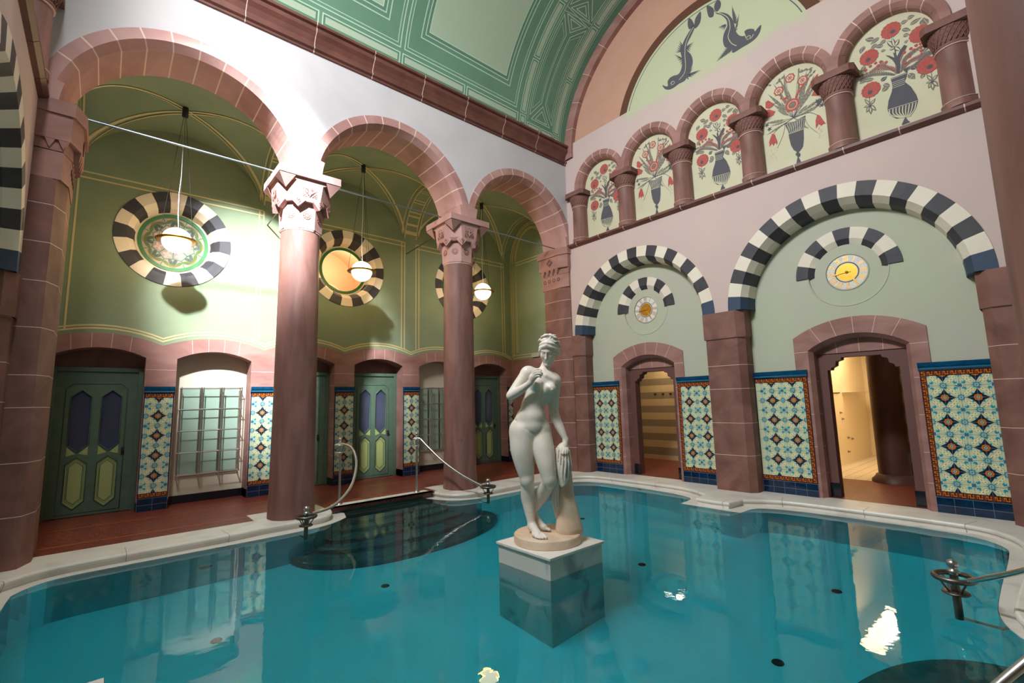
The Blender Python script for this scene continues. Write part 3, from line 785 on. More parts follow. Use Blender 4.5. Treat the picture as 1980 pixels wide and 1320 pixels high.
# back wall of the aisle with round windows, lower part of red stone with niches
PIL = [-0.88, 0.72, 2.33, 3.93, 5.54, 7.15, 8.75]
def scallop(i, z0=2.76, z1=2.93, n=10):
    a, b = PIL[i], PIL[i+1]; return seg_arch((a+b)/2, (b-a)/2, z0, z1, n)
m = M(); WZ = 4.70
bot = []
for i in range(6): bot += scallop(i)[(0 if i == 0 else 1):]
L = [(-1.0, 2.76)]+bot+[(8.76, 6.9), (-1.0, 6.9)]
m.plate([L]+[arc(c, WZ, .70, 0, 2*pi, 40)[:-1] for c in BC], FB, 0.0, 0.02, 0, back=False)
PB = lambda a, b: (a, YB-.003-lift(), b)
for i in range(6):
    s1 = scallop(i)
for off in (.075, .125):
    P = []
    for i in range(6): P += [(x, z+off) for x, z in scallop(i)][(0 if i == 0 else 1):]
    stroke(m, P, .028, PB, 1)
for c in BC:
    for s in (1, -1):
        for o in (.03, -.05):
            x = c+s*(HW-o)
            stroke(m, [(x, 2.96 if abs(x) < 99 else 0), (x, 5.60)], .026, PB, 1)
    for z in (5.50, 5.60): stroke(m, [(c-HW-.04, z), (c+HW+.04, z)], .026, PB, 1)
struct(m.build('wall_back', ['green', 'line']), 'green painted back wall of the aisle with ochre lines', 'wall')
m = M()      # far end wall of the aisle
m.tess([[(YNB, 0), (YB+.6, 0), (YB+.6, 6.9), (YNB, 6.9)]], lambda a, b: (8.75, a, b), 0)
PE = lambda a, b: (8.745-lift(), a, b)
for o in (.08, .15, .26, .31):
    stroke(m, [(YB-o, 2.82+o*.6), (YB-o, 5.7)]+[(YM+(HD-o)*cos(t), 5.62+(APX-o*.8)*sin(t)) for t in [pi*i/24 for i in range(25)]], .022, PE, 1)
for z in (2.86, 2.93): stroke(m, [(YNB, z), (YB-.1, z)], .022, PE, 1)
stroke(m, [(YB-.3, 5.52), (YNB, 5.52)], .022, PE, 1); stroke(m, [(YB-.3, 5.6), (YNB, 5.6)], .022, PE, 1)
m.tess([[(YNB, 0), (YB+.6, 0), (YB+.6, 2.8), (YNB, 2.8)]], lambda a, b: (8.738, a, b), 2)
struct(m.build('wall_far', ['green', 'line', 'stone']), 'narrow green end wall of the aisle', 'wall')

# stone lower wall
m = M()
L = [(-1.0, 0), (-1.0, 2.76)]+bot+[(8.75, 0)]
inn = []
for i in range(5, -1, -1):
    c = (PIL[i]+PIL[i+1])/2; h = .585
    inn += [(c+h, 0)]+seg_arch(c, h, 2.54, 2.69)[::-1]+[(c-h, 0)]
L = L[:-1]+[(8.75, 0)]+inn
m.plate([L], FB, -0.02, 0.36, 0, back=False)
def mj(pts, w=.006): stroke(m, pts, w, lambda a, b: (a, YB-.0212-lift(), b), 1)
for i in range(6):
    c = (PIL[i]+PIL[i+1])/2; h = .585
    o1 = seg_arch(c, h, 2.54, 2.69, 5); o2 = seg_arch(c, (PIL[i+1]-PIL[i])/2*.78, 2.80, 2.93, 5)
    for k in (1, 2, 3, 4): mj([o1[k], o2[k]])
for p in PIL[1:]: mj([(p-.215, 2.34), (p+.215, 2.34)])
for i in range(6):      # joints on the reveals
    for x in (PIL[i]+.2155, PIL[i+1]-.2155):
        for z in (.62, 1.12, 1.6, 2.08, 2.34):
            m.add([(x, YB-.02, z), (x, YB+.36, z), (x, YB+.36, z+.006), (x, YB-.02, z+.006)], [(0, 1, 2, 3)], 1)
struct(m.build('wall_arcade', ['stone', 'mortar']), 'red sandstone lower wall of the aisle with segmental arched niches', 'wall')
m = M()
for i in (1, 4):
    c = (PIL[i]+PIL[i+1])/2
    m.tess([[(c-.62, .12), (c+.62, .12), (c+.62, 2.8), (c-.62, 2.8)]], lambda a, b: (a, YB+.33, b), 0)
    m.box((c-.62, YB+.30, 0), (c+.62, YB+.34, .14), 1)
for i in (0, 2, 3, 5):
    c = (PIL[i]+PIL[i+1])/2
    m.tess([[(c-.62, 0), (c+.62, 0), (c+.62, 2.8), (c-.62, 2.8)]], lambda a, b: (a, YB+.36, b), 2)
for p in PIL[1:]:
    for s_ in (1, -1): m.box((p+s_*.200-.02, YB-.03, 0), (p+s_*.200+.02, YB+.34, .15), 1)
struct(m.build('wall_niches', ['niche', 'blacktile', 'stone_dark']), 'plastered backs of the aisle niches with black skirting', 'wall')

# ---------------- floors
def floor_mat():
    m = bpy.data.materials.new('red_floor_tiles'); m.use_nodes = True; nt = m.node_tree; b = nt.nodes['Principled BSDF']
    tc = nt.nodes.new('ShaderNodeTexCoord'); mp = nt.nodes.new('ShaderNodeMapping'); mp.inputs['Rotation'].default_value = (0, 0, rad(45))
    br = nt.nodes.new('ShaderNodeTexBrick'); br.inputs['Scale'].default_value = 9.0
    br.inputs['Color1'].default_value = (*S(112,44,34), 1); br.inputs['Color2'].default_value = (*S(148, 72, 54), 1); br.inputs['Mortar'].default_value = (*S(60, 26, 22), 1)
    br.inputs['Mortar Size'].default_value = .018; br.offset = .5
    n = nt.nodes.new('ShaderNodeTexVoronoi'); n.inputs['Scale'].default_value = 22
    r = nt.nodes.new('ShaderNodeValToRGB'); r.color_ramp.elements[0].position = .10; r.color_ramp.elements[1].position = .16; r.color_ramp.elements[0].color = (*S(196, 128, 90), 1); r.color_ramp.elements[1].color = (0, 0, 0, 1)
    mx = nt.nodes.new('ShaderNodeMixRGB'); mx.blend_type = 'LIGHTEN'; mx.inputs[0].default_value = .85
    nt.links.new(tc.outputs['Object'], mp.inputs[0]); nt.links.new(mp.outputs[0], br.inputs[0]); nt.links.new(mp.outputs[0], n.inputs[0])
    nt.links.new(n.outputs['Distance'], r.inputs[0]); nt.links.new(br.outputs['Color'], mx.inputs[1]); nt.links.new(r.outputs[0], mx.inputs[2])
    nt.links.new(mx.outputs[0], b.inputs['Base Color']); b.inputs['Roughness'].default_value = .38
    return m
MT['redfloor'] = floor_mat()
MT['ochre_tile'] = mat('ochre_tile_strip', S(170, 92, 38), .4)

def chaikin(pts, it=2):
    """pts (x,y,sharp)"""
    for _ in range(it):
        o = []
        n = len(pts)
        for i in range(n):
            x, y, s = pts[i]
            if s: o.append((x, y, 1)); continue
            px_, py_, _s = pts[i-1]; qx, qy, _q = pts[(i+1) % n]
            o.append((x+(px_-x)*.25, y+(py_-y)*.25, 0)); o.append((x+(qx-x)*.25, y+(qy-y)*.25, 0))
        pts = o
    return [(x, y) for x, y, s in pts]
LU = [(.12, 3.83, 1), (.12, 4.35, 1), (-.12, 4.36, 0), (-.40, 4.62, 0), (-.55, 5.1, 0), (-.58, 5.9, 0), (-.58, 6.5, 0), (-.56, 6.85, 1), (-.45, 7.06, 0), (-.25, 7.20, 0), (.1, 7.22, 0), (2.35, 7.22, 0), (2.76, 7.36, 0), (3.02, 7.58, 1), (3.11, 7.88, 1), (3.10, 8.06, 1),
      (4.67, 8.06, 1), (4.67, 7.91, 1), (4.72, 7.70, 0), (4.90, 7.36, 0), (5.30, 7.16, 0), (5.9, 7.13, 0), (7.3, 7.13, 0), (7.75, 7.10, 0), (8.07, 6.78, 0), (8.13, 6.2, 0), (8.08, 5.19, 0), (8.03, 4.75, 0), (7.90, 4.42, 0), (7.72, 4.33, 0), (7.39, 4.32, 1), (7.38, 3.83, 1)]
KU = [(0.0, 3.83, 1), (0.0, 4.08, 1), (-.36, 4.12, 1), (-.62, 4.55, 0), (-.70, 4.9, 0), (-.72, 5.6, 0), (-.70, 6.4, 0), (-.67, 7.05, 1), (-.44, 7.27, 0), (-.12, 7.36, 0), (1.3, 7.36, 0), (1.75, 7.44, 1), (2.3, 7.44, 0), (2.72, 7.48, 0), (2.86, 7.80, 0), (2.88, 8.04, 1), (3.10, 8.045, 1),
      (4.67, 8.045, 1), (4.84, 8.04, 1), (4.83, 7.75, 0), (4.90, 7.42, 0), (5.18, 7.28, 0), (5.54, 7.27, 0), (6.48, 7.30, 0), (7.4, 7.28, 0), (7.85, 7.18, 0), (8.18, 6.9, 0), (8.24, 6.4, 0), (8.24, 5.5, 0), (8.23, 4.8, 0), (8.12, 4.45, 0), (7.88, 4.13, 1), (7.50, 4.09, 1), (7.49, 3.83, 1)]
def full(U): return chaikin(U[:-1]+[(x, 2*YC-y, s) for x, y, s in U[::-1]][:-1])
LED, KOP = full(LU), full(KU)
WZL, FZ = -.103, -1.47

m = M()
m.tess([[(-1.0, -3.2), (8.9, -3.2), (8.9, 7.955), (-1.0, 7.955)], KOP], lambda a, b: (a, b, 0.0), 0)
prof = [(0.0, 0.0), (.018, -.006), (.026, -.022), (.022, -.040), (.004, -.050), (-.004, -.056), (-.006, -.10)]
n = len(KOP); vs = []
for i in range(n):
    p0, p1, p2 = Vector(KOP[i-1]), Vector(KOP[i]), Vector(KOP[(i+1) % n]); t = (p2-p1).normalized()+(p1-p0).normalized(); t.normalize(); nn = Vector((t.y, -t.x))
    for d, z in prof: vs.append((p1.x+nn.x*d, p1.y+nn.y*d, z))
k = len(prof)
cl = 0; prev = Vector(KOP[0])
for i in range(n):
    i2 = (i+1) % n
    m.add([vs[i*k+j] for j in range(k)]+[vs[i2*k+j] for j in range(k)], [(j, j+1, k+j+1, k+j) for j in range(k-1)], 0)
# thin dark joints across the coping
acc = 0; nxt = .5
for i in range(n):
    a, b = Vector(KOP[i]), Vector(KOP[(i+1) % n]); L_ = (b-a).length
    while acc+L_ > nxt:
        f = (nxt-acc)/L_; p = a+(b-a)*f; t = (b-a).normalized(); nn = Vector((t.y, -t.x)); nxt += 1.05
        q = [(p+nn*.027+t*s*.003, z) for s, z in ((-1, -.05), (1, -.05))]
        m.add([(*(p-nn*.30-t*.003), .0008), (*(p-nn*.30+t*.003), .0008), (*(p+nn*.02+t*.003), .0008), (*(p+nn*.02-t*.003), .0008)], [(0, 1, 2, 3)], 1)
        m.add([(*(p+nn*.020-t*.003), .0), (*(p+nn*.020+t*.003), .0), (*(p+nn*.028+t*.003), -.03), (*(p+nn*.028-t*.003), -.03), (*(p-nn*.004+t*.003), -.10), (*(p-nn*.004-t*.003), -.10)], [(0, 1, 2, 3), (3, 2, 4, 5)], 1)
    acc += L_
tag(m.build('pool_deck', ['marble_top', 'marble_joint']), 'pale marble deck and rounded coping all around the pool', 'pool deck')
m = M()      # basin: ledge, walls, bottom
def inset(P, d):
    o = []
    for i in range(len(P)):
        p0, p1, p2 = Vector(P[i-1]), Vector(P[i]), Vector(P[(i+1) % len(P)]); t = (p2-p1).normalized()+(p1-p0).normalized()
        if t.length < 1e-6: t = (p2-p1)
        t.normalize(); o.append((p1.x-t.y*d, p1.y+t.x*d))
    return o
m.tess([inset(KOP, .03) if False else [(-.98, -.6), (8.75, -.6), (8.75, 8.3), (-.98, 8.3)], LED], lambda a, b: (a, b, -.10), 0)
n = len(LED)
m.add([(x, y, -.10) for x, y in LED]+[(x, y, -.16) for x, y in LED]+[(x, y, FZ) for x, y in LED], [(i, (i+1) % n, n+(i+1) % n, n+i) for i in range(n)], 0)
m.add([(x, y, -.16) for x, y in LED]+[(x, y, FZ) for x, y in LED], [(i, (i+1) % n, n+(i+1) % n, n+i) for i in range(n)], 1)
m.tess([LED], lambda a, b: (a, b, FZ), 2)
tag(m.build('pool_basin', ['marble', 'poolwall', 'poolfloor']), 'sunken pool basin with scalloped outline, marble ledge and turquoise bottom', 'pool')

# dark stairs down into the water, both long sides
def pool_stairs(sy, label):
    m = M(); fy = (lambda y: y) if sy > 0 else (lambda y: 2*YC-y)
    steps = [(-.31, 7.88, .90), (-.51, 7.60, 1.02), (-.71, 7.34, 1.12), (-.90, 7.04, 1.20), (-1.09, 6.70, 1.40), (-1.28, 6.28, 1.76)]
    cx = 3.87
    for z, yn, a in steps:
        y0 = 8.30 if a < 1.2 else 7.35
        e = 2.15
        b_ = max(.25, 7.30-yn) if a > 1.1 else .12
        yb = yn+b_
        pts = [(cx+a*(abs(cos(t))**(2/e))*(1 if cos(t) > 0 else -1), yb-b_*(abs(sin(t))**(2/e))) for t in [pi*i/32 for i in range(33)]]
        pts += [(cx-a, 8.32), (cx+a, 8.32)]
        k = len(pts)
        m.tess([pts], lambda p, q: (p, fy(q), z), 0)
        m.add([(p, fy(q), z) for p, q in pts]+[(p, fy(q), FZ) for p, q in pts], [(i, (i+1) % k, k+(i+1) % k, k+i) for i in range(k)], 0)
    m.box((3.10, min(fy(8.05), fy(8.3)), -.52), (4.67, max(fy(8.05), fy(8.3)), -.058), 0)
    return tag(m.build('pool_stairs', ['stepdark']), label, 'stairs', 'dark stairs into the pool')
pool_stairs(1, 'flight of dark stone steps under water between the two columns')
pool_stairs(-1, 'dark underwater step at the bottom right corner of the view')

# floor drains and wall nozzles
for i, (x, y, wh) in enumerate([(2.8, 5.74, 'left of the pedestal near the dark steps'), (1.0, 5.73, 'in the left foreground of the pool'), (5.59, 3.9, 'just right of the pedestal'), (6.4, 1.89, 'toward the right wall of the pool'), (4.66, 1.89, 'in the right foreground of the pool'), (6.6, 5.81, 'behind the statue near the far corner')]):
    m = M(); m.lathe([(.0, .02), (.035, .018), (.05, .008), (.052, 0)], (0, 0, 0), 20, 0, caps=False)
    for k in range(6): m.box((-.03+.01*k, -.025, .017), (-.026+.01*k, .025, .021), 0)
    o = m.build('floor_drain', ['dark']); o.location = (x, y, FZ); tag(o, f'small dark drain on the pool bottom {wh}', 'drain', 'drains on the pool bottom')
def nozzle(p, nrm, r, label, ring='marble'):
    t = Vector(nrm).to_track_quat('Z', 'Y').to_matrix()
    m = M(); m.lathe([(r*1.25, 0), (r*1.2, .012), (r, .016), (r, .004)], p, 24, 0, axis=t, caps=False); m.lathe([(r, .006), (0, .006)], p, 24, 1, axis=t, caps=False)
    tag(m.build('pool_inlet', [ring, 'dark']), label, 'water inlet')
nozzle((1.1, 7.215, -.82), (0, -1, 0), .075, 'round dark inlet in the pool wall at the left', 'poolwall')
nozzle((8.10, 5.60, -.22), (-1, 0, 0), .04, 'small dark inlet in the pool wall behind the statue', 'steel_dark')
m = M(); m.box((1.20, 7.212, -.135), (1.42, 7.222, -.122), 0); tag(m.build('overflow_slot', ['dark']), 'thin dark overflow slot in the marble edge at the left', 'overflow slot')

# water
def water_mat():
    m = bpy.data.materials.new('pool_water'); m.use_nodes = True; nt = m.node_tree; nt.nodes.clear()
    out = nt.nodes.new('ShaderNodeOutputMaterial')
    gl = nt.nodes.new('ShaderNodeBsdfGlossy'); gl.inputs['Roughness'].default_value = .0
    rf = nt.nodes.new('ShaderNodeBsdfRefraction'); rf.inputs['IOR'].default_value = 1.33; rf.inputs['Roughness'].default_value = .0
    fr_ = nt.nodes.new('ShaderNodeFresnel'); fr_.inputs['IOR'].default_value = 1.33
    mx = nt.nodes.new('ShaderNodeMixShader')
    tc = nt.nodes.new('ShaderNodeTexCoord'); n1 = nt.nodes.new('ShaderNodeTexNoise'); n1.inputs['Scale'].default_value = 7; n1.inputs['Detail'].default_value = 3
    n2 = nt.nodes.new('ShaderNodeTexNoise'); n2.inputs['Scale'].default_value = .5
    ml = nt.nodes.new('ShaderNodeMath'); ml.operation = 'MULTIPLY'
    bp = nt.nodes.new('ShaderNodeBump'); bp.inputs['Strength'].default_value = .10; bp.inputs['Distance'].default_value = .02
    nt.links.new(tc.outputs['Object'], n1.inputs[0]); nt.links.new(tc.outputs['Object'], n2.inputs[0])
    nt.links.new(n1.outputs['Fac'], ml.inputs[0]); nt.links.new(n2.outputs['Fac'], ml.inputs[1]); nt.links.new(ml.outputs[0], bp.inputs['Height'])
    for x in (gl, fr_): nt.links.new(bp.outputs[0], x.inputs['Normal'])
    nt.links.new(fr_.outputs[0], mx.inputs[0]); nt.links.new(rf.outputs[0], mx.inputs[1]); nt.links.new(gl.outputs[0], mx.inputs[2])
    nt.links.new(mx.outputs[0], out.inputs['Surface'])
    ab = nt.nodes.new('ShaderNodeVolumeAbsorption'); ab.inputs['Color'].default_value = (.02, .86, .94, 1); ab.inputs['Density'].default_value = .85
    nt.links.new(ab.outputs[0], out.inputs['Volume'])
    return m
MT['water'] = water_mat()
m = M(); wo = inset(LED, -.004)
m.tess([wo], lambda a, b: (a, b, WZL), 0); m.tess([wo], lambda a, b: (a, b, FZ-.05), 0)
n = len(wo); m.add([(x, y, WZL) for x, y in wo]+[(x, y, FZ-.05) for x, y in wo], [(i, (i+1) % n, n+(i+1) % n, n+i) for i in range(n)], 0)
wat = m.build('pool_water', ['water'])
bm_ = __import__('bmesh').new(); bm_.from_mesh(wat.data); __import__('bmesh').ops.remove_doubles(bm_, verts=bm_.verts, dist=1e-5); __import__('bmesh').ops.recalc_face_normals(bm_, faces=bm_.faces); bm_.to_mesh(wat.data); bm_.free()
tag(wat, 'still turquoise water filling the pool', 'water')

# red floors
m = M()
m.box((-1.0, 7.955, -.06), (8.75, 10.5, 0.0), 0)
m.box((8.9, .2, -.06), (11.03, 8.6, 0.0), 0); m.box((11.03, 3.5, -.06), (11.5, 8.6, 0.0), 0)
for y in (8.33, 9.42):
    m.tess([[(-1, y-.02), (8.75, y-.02), (8.75, y+.02), (-1, y+.02)]], lambda a, b: (a, b, .0012), 1)
struct(m.build('floor', ['redfloor', 'ochre_tile']), 'dark red patterned tile floor of the aisle and doorways', 'floor')
for x, lab in ((CX[0], 'square marble slab under the nearest column'), (CX[1], 'square marble slab under the second column')):
    m = M(); m.box((x-.50, 7.80, -.02), (x+.55, 8.42, .004), 0); tag(m.build('base_slab', ['marble_top'], bevel=.002), lab, 'stone slab')
m = M(); m.tess([[(3.0, 8.02), (4.78, 8.02), (4.78, 8.20), (3.0, 8.20)]], lambda a, b: (a, b, .005), 0); tag(m.build('threshold_strip', ['marble_top']), 'marble strip at the head of the pool stairs', 'stone strip')
# ================================================================== FITTINGS
MT['t_navy'] = mat('tile_navy', S(18, 40, 66), .12)
MT['t_base'] = mat('tile_base_blue', S(12, 44, 78), .10, col2=S(8, 30, 56), scale=9)
MT['t_cap'] = mat('tile_cap_teal', S(14, 76, 112), .10, col2=S(10, 60, 92), scale=12)
MT['t_caplight'] = mat('tile_cap_rib', S(60, 138, 170), .12)
MT['t_cream'] = mat('tile_cream', S(236, 232, 192), .15, col2=S(226, 222, 182), scale=30)
MT['t_olive'] = mat('tile_olive_line', S(170, 172, 128), .15)
MT['t_teal'] = mat('tile_turquoise', S(30, 152, 176), .12)
MT['t_blue'] = mat('tile_blue', S(50, 124, 158), .12)
MT['t_grey'] = mat('tile_greygreen', S(160, 196, 176), .15)
MT['t_orange'] = mat('tile_orange', S(206, 112, 36), .15)
MT['t_brown'] = mat('tile_brown', S(84, 32, 20), .15)
TM = ['t_cream', 't_navy', 't_orange', 't_brown', 't_teal', 't_blue', 't_grey', 't_olive', 't_base', 't_cap', 't_caplight', 'grout', 't_field']

def clip(P, x0, x1, y0, y1):
    for ax, v, s in ((0, x0, 1), (0, x1, -1), (1, y0, 1), (1, y1, -1)):
        o = []
        for i in range(len(P)):
            a, b = P[i-1], P[i]; da, db = s*(a[ax]-v), s*(b[ax]-v)
            if (da < 0) != (db < 0):
                f = da/(da-db); o.append((a[0]+(b[0]-a[0])*f, a[1]+(b[1]-a[1])*f))
            if db >= 0: o.append(b)
        P = o
        if len(P) < 3: return []
    return P
def lobed(cx, cy, r, n, dep=.25, ph=0, k=3):
    return [(cx+r*(1-dep*(1-abs(cos(n*t/2+ph))))*cos(t), cy+r*(1-dep*(1-abs(cos(n*t/2+ph))))*sin(t)) for t in [2*pi*i/(n*k*1) for i in range(n*k)]]
def star(cx, cy, r, r2, n=4, ph=0):
    o = []
    for i in range(2*n):
        a = ph+pi*i/n; q = r if i % 2 == 0 else r2; o.append((cx+q*cos(a), cy+q*sin(a)))
    return o
def tile_panel(fn, a0, a1, starts, label, group, sides=(), mirror_of=None):
    """a0<a1 along the wall; fn(a,b,d) d<0 towards the hall; starts = star column positions"""
    t = thing('tile_panel', fn((a0+a1)/2, 0, 0), label, 'tile panel', group)
    m = M(); Z0, Z1 = .29, 1.86
    T = -.028
    m.plate([[(a0, .0), (a1, .0), (a1, 1.95), (a0, 1.95)]], fn, T, 0.0, 8, back=False)
    f0, f1 = a0+(.07 if 'lo' in sides else .012), a1-(.07 if 'hi' in sides else .012)
    cnt = [0]
    def P(poly, lay, mi):
        q = clip(poly, f0, f1, Z0, Z1); cnt[0] += 1; lay += .02*(cnt[0] % 23)
        if len(q) >= 3: m.add([fn(a, b, T-.0004*lay) for a, b in q], [tuple(range(len(q)))], mi)
    P([(f0, Z0), (f1, Z0), (f1, Z1), (f0, Z1)], 1, 12)
    U = .33
    cs = []
    for s0 in sorted(starts):
        for k in range(-1, 6): cs.append((s0, .235+U*k))
    for (cx, cy) in cs:
        h = U/2
        # cream scroll lobes outlined in olive
        for sx in (1, -1):
            for sy in (1, -1):
                for ex, ey, r in ((.052, .112, .034), (.112, .052, .034), (.086, .086, .036), (.128, .150, .020), (.020, .132, .018), (.132, .020, .018)):
                    P(lobed(cx+sx*ex, cy+sy*ey, r, 5, .2, k=2), 2, 7); P(lobed(cx+sx*ex, cy+sy*ey, r*.80, 5, .2, k=2), 3, 0); P(lobed(cx+sx*ex, cy+sy*ey, r*.3, 4, .1, k=2), 4, 7)
        for dx, dy in ((0, h), (h, 0))+(((-h, 0),) if cx == min(starts) else ()):
            P(lobed(cx+dx, cy+dy, .064, 8, .25, k=2), 3, 6); P(lobed(cx+dx, cy+dy, .046, 8, .3, k=2), 4, 5); P(lobed(cx+dx, cy+dy, .028, 8, .2, k=2), 5, 6); P(star(cx+dx, cy+dy, .014, .006), 6, 1)
        for sx in ((1, -1) if cx == min(starts) else (1,)):
            P(star(cx+sx*h, cy+h, .070, .028), 3, 6); P(star(cx+sx*h, cy+h, .034, .020, 4, pi/4), 4, 5); P(lobed(cx+sx*h, cy+h, .010, 6, .1, k=2), 5, 1)
        for sx in (1, -1):
            for sy in (1, -1):
                P(lobed(cx+sx*.122, cy+sy*.124, .024, 5, .2, k=2), 5, 4); P(lobed(cx+sx*.128, cy+sy*.112, .007, 4, .1, k=2), 6, 0)
        P(star(cx, cy, .118, .060), 5, 1); P(star(cx, cy, .080, .052, 4, pi/4), 5.5, 1)
        for q in range(4):
            a = pi/4+q*pi/2; P(star(cx+.074*cos(a), cy+.074*sin(a), .014, .010, 4, pi/4), 6, 4)
        P(lobed(cx, cy, .052, 8, .22, k=3), 6, 3); P(lobed(cx, cy, .046, 8, .22, k=3), 7, 2); P(lobed(cx, cy, .027, 8, .15, k=2), 8, 3); P(lobed(cx, cy, .021, 6, .1, k=2), 9, 6); P(lobed(cx, cy, .009, 6, .1, k=2), 10, 1)
    g = .0014
    xs_ = sorted({round(s0+k*U/2, 4) for s0 in starts for k in (-1, 0, 1)})
    for x in xs_: P([(x-g, Z0), (x+g, Z0), (x+g, Z1), (x-g, Z1)], 11, 11)
    for k in range(12):
        z = .235+k*U/2; P([(f0, z-g), (f1, z-g), (f1, z+g), (f0, z+g)], 11, 11)
    # orange and black border
    def Q(poly, lay, mi): m.add([fn(a, b, T-.0005*lay) for a, b in poly], [tuple(range(len(poly)))], mi)
    def band(p0, p1, vert):
        (x0, y0), (x1, y1) = p0, p1
        Q([(x0, y0), (x1, y0), (x1, y1), (x0, y1)], 1, 3)
        L_ = (y1-y0) if vert else (x1-x0); n = max(1, round(L_/.085)); st = L_/n
        for i in range(n):
            c = (i+.5)*st
            def R_(u0, u1, v0, v1, mi, l=2):
                if vert: Q([(x0+v0, y0+u0), (x0+v1, y0+u0), (x0+v1, y0+u1), (x0+v0, y0+u1)], l, mi)
                else: Q([(x0+u0, y0+v0), (x0+u1, y0+v0), (x0+u1, y0+v1), (x0+u0, y0+v1)], l, mi)
            w = (x1-x0) if vert else (y1-y0)
            R_(c-st*.36, c+st*.36, w*.18, w*.82, 2); R_(c-st*.20, c+st*.02, w*.34, w*.82, 3, 3); R_(c+st*.14, c+st*.28, w*.18, w*.6, 3, 3); R_(c-st*.34, c-st*.24, w*.4, w*.6, 1, 3)
            R_(c+st*.47, c+st*.49, 0, w, 11, 4)
    band((f0, .215), (f1, .29), False); band((f0, 1.86), (f1, 1.935), False)
    if 'lo' in sides: band((a0+.005, .215), (a0+.07, 1.935), True)
    if 'hi' in sides: band((a1-.07, .215), (a1-.005, 1.935), True)
    # grout on the blue base
    for z in (.10, .205):
        Q([(a0, z-.002), (a1, z-.002), (a1, z+.002), (a0, z+.002)], 2, 11)
    n = max(2, round((a1-a0)/.165))
    for i in range(n+1):
        x = a0+(a1-a0)*i/n
        for z0, z1, o in ((0.0, .10, 0), (.10, .205, .5)):
            xx = min(x, a1-.003)
            Q([(xx, z0), (xx+.003, z0), (xx+.003, z1), (xx, z1)], 2, 11)
    m.build('tile_field', TM, t)
    m = M()      # ribbed cap moulding
    pr = [(0.0, 1.935), (T-.012, 1.935), (T-.028, 1.955), (T-.020, 1.975), (T-.034, 2.0), (T-.040, 2.035), (T-.040, 2.05), (0.0, 2.055)]
    vs = [fn(a0-.008, b, d) for d, b in pr]+[fn(a1+.008, b, d) for d, b in pr]; k = len(pr)
    m.add(vs, [(i, i+1, k+i+1, k+i) for i in range(k-1)]+[tuple(range(k)), tuple(range(k, 2*k))], 9)
    n = int((a1-a0)/.013)
    for i in range(n):
        x = a0+.006+i*.013
        m.add([fn(x, 1.957, T-.0285), fn(x+.005, 1.957, T-.0285), fn(x+.005, 1.974, T-.0215), fn(x, 1.974, T-.0215)], [(0, 1, 2, 3)], 10)
    m.build('cap_moulding', TM, t)
    return t

# right wall panels
tp = lambda a, b, d: (XRL+d, a, b)
G1 = 'tall tile panels on the end wall'
tile_panel(tp, 6.46, 7.20, [6.46+.07+.165, 6.46+.07+.165+.33], 'ornate tile panel in the corner, left of the narrow far doorway', G1, ('lo',))
tile_panel(tp, 4.20, 5.03, [5.03-.07-.165, 5.03-.07-.495], 'ornate tile panel between the far doorway and the thick stone pier', G1, ('hi',))
tile_panel(tp, 2.69, 3.53, [2.69+.07+.165, 2.69+.07+.495], 'ornate tile panel right of the thick stone pier, left of the lit doorway', G1, ('lo',))
tile_panel(tp, .53, 1.27, [1.27-.07-.165, 1.27-.07-.495], 'large ornate tile panel at the right edge, right of the lit doorway', G1, ('hi',))
G2 = 'narrow tile panels between the aisle niches'
tb = lambda a, b, d: (a, YB-.02+d, b)
for p, lab in zip(PIL[1:], ['narrow tile panel between the dark left door and the near rack niche', 'narrow tile panel lit white just left of the nearest column', 'narrow tile panel just left of the green double panel door behind the first handrail',
                            'narrow tile panel behind the second handrail, left of the far rack niche', 'narrow tile panel hidden behind the second column', 'narrow tile panel in the far corner beside the statue shoulder']):
    if p > 8: tile_panel(tb, p-.20, p-.005, [p], lab, G2)
    else: tile_panel(tb, p-.205, p+.205, [p], lab, G2)

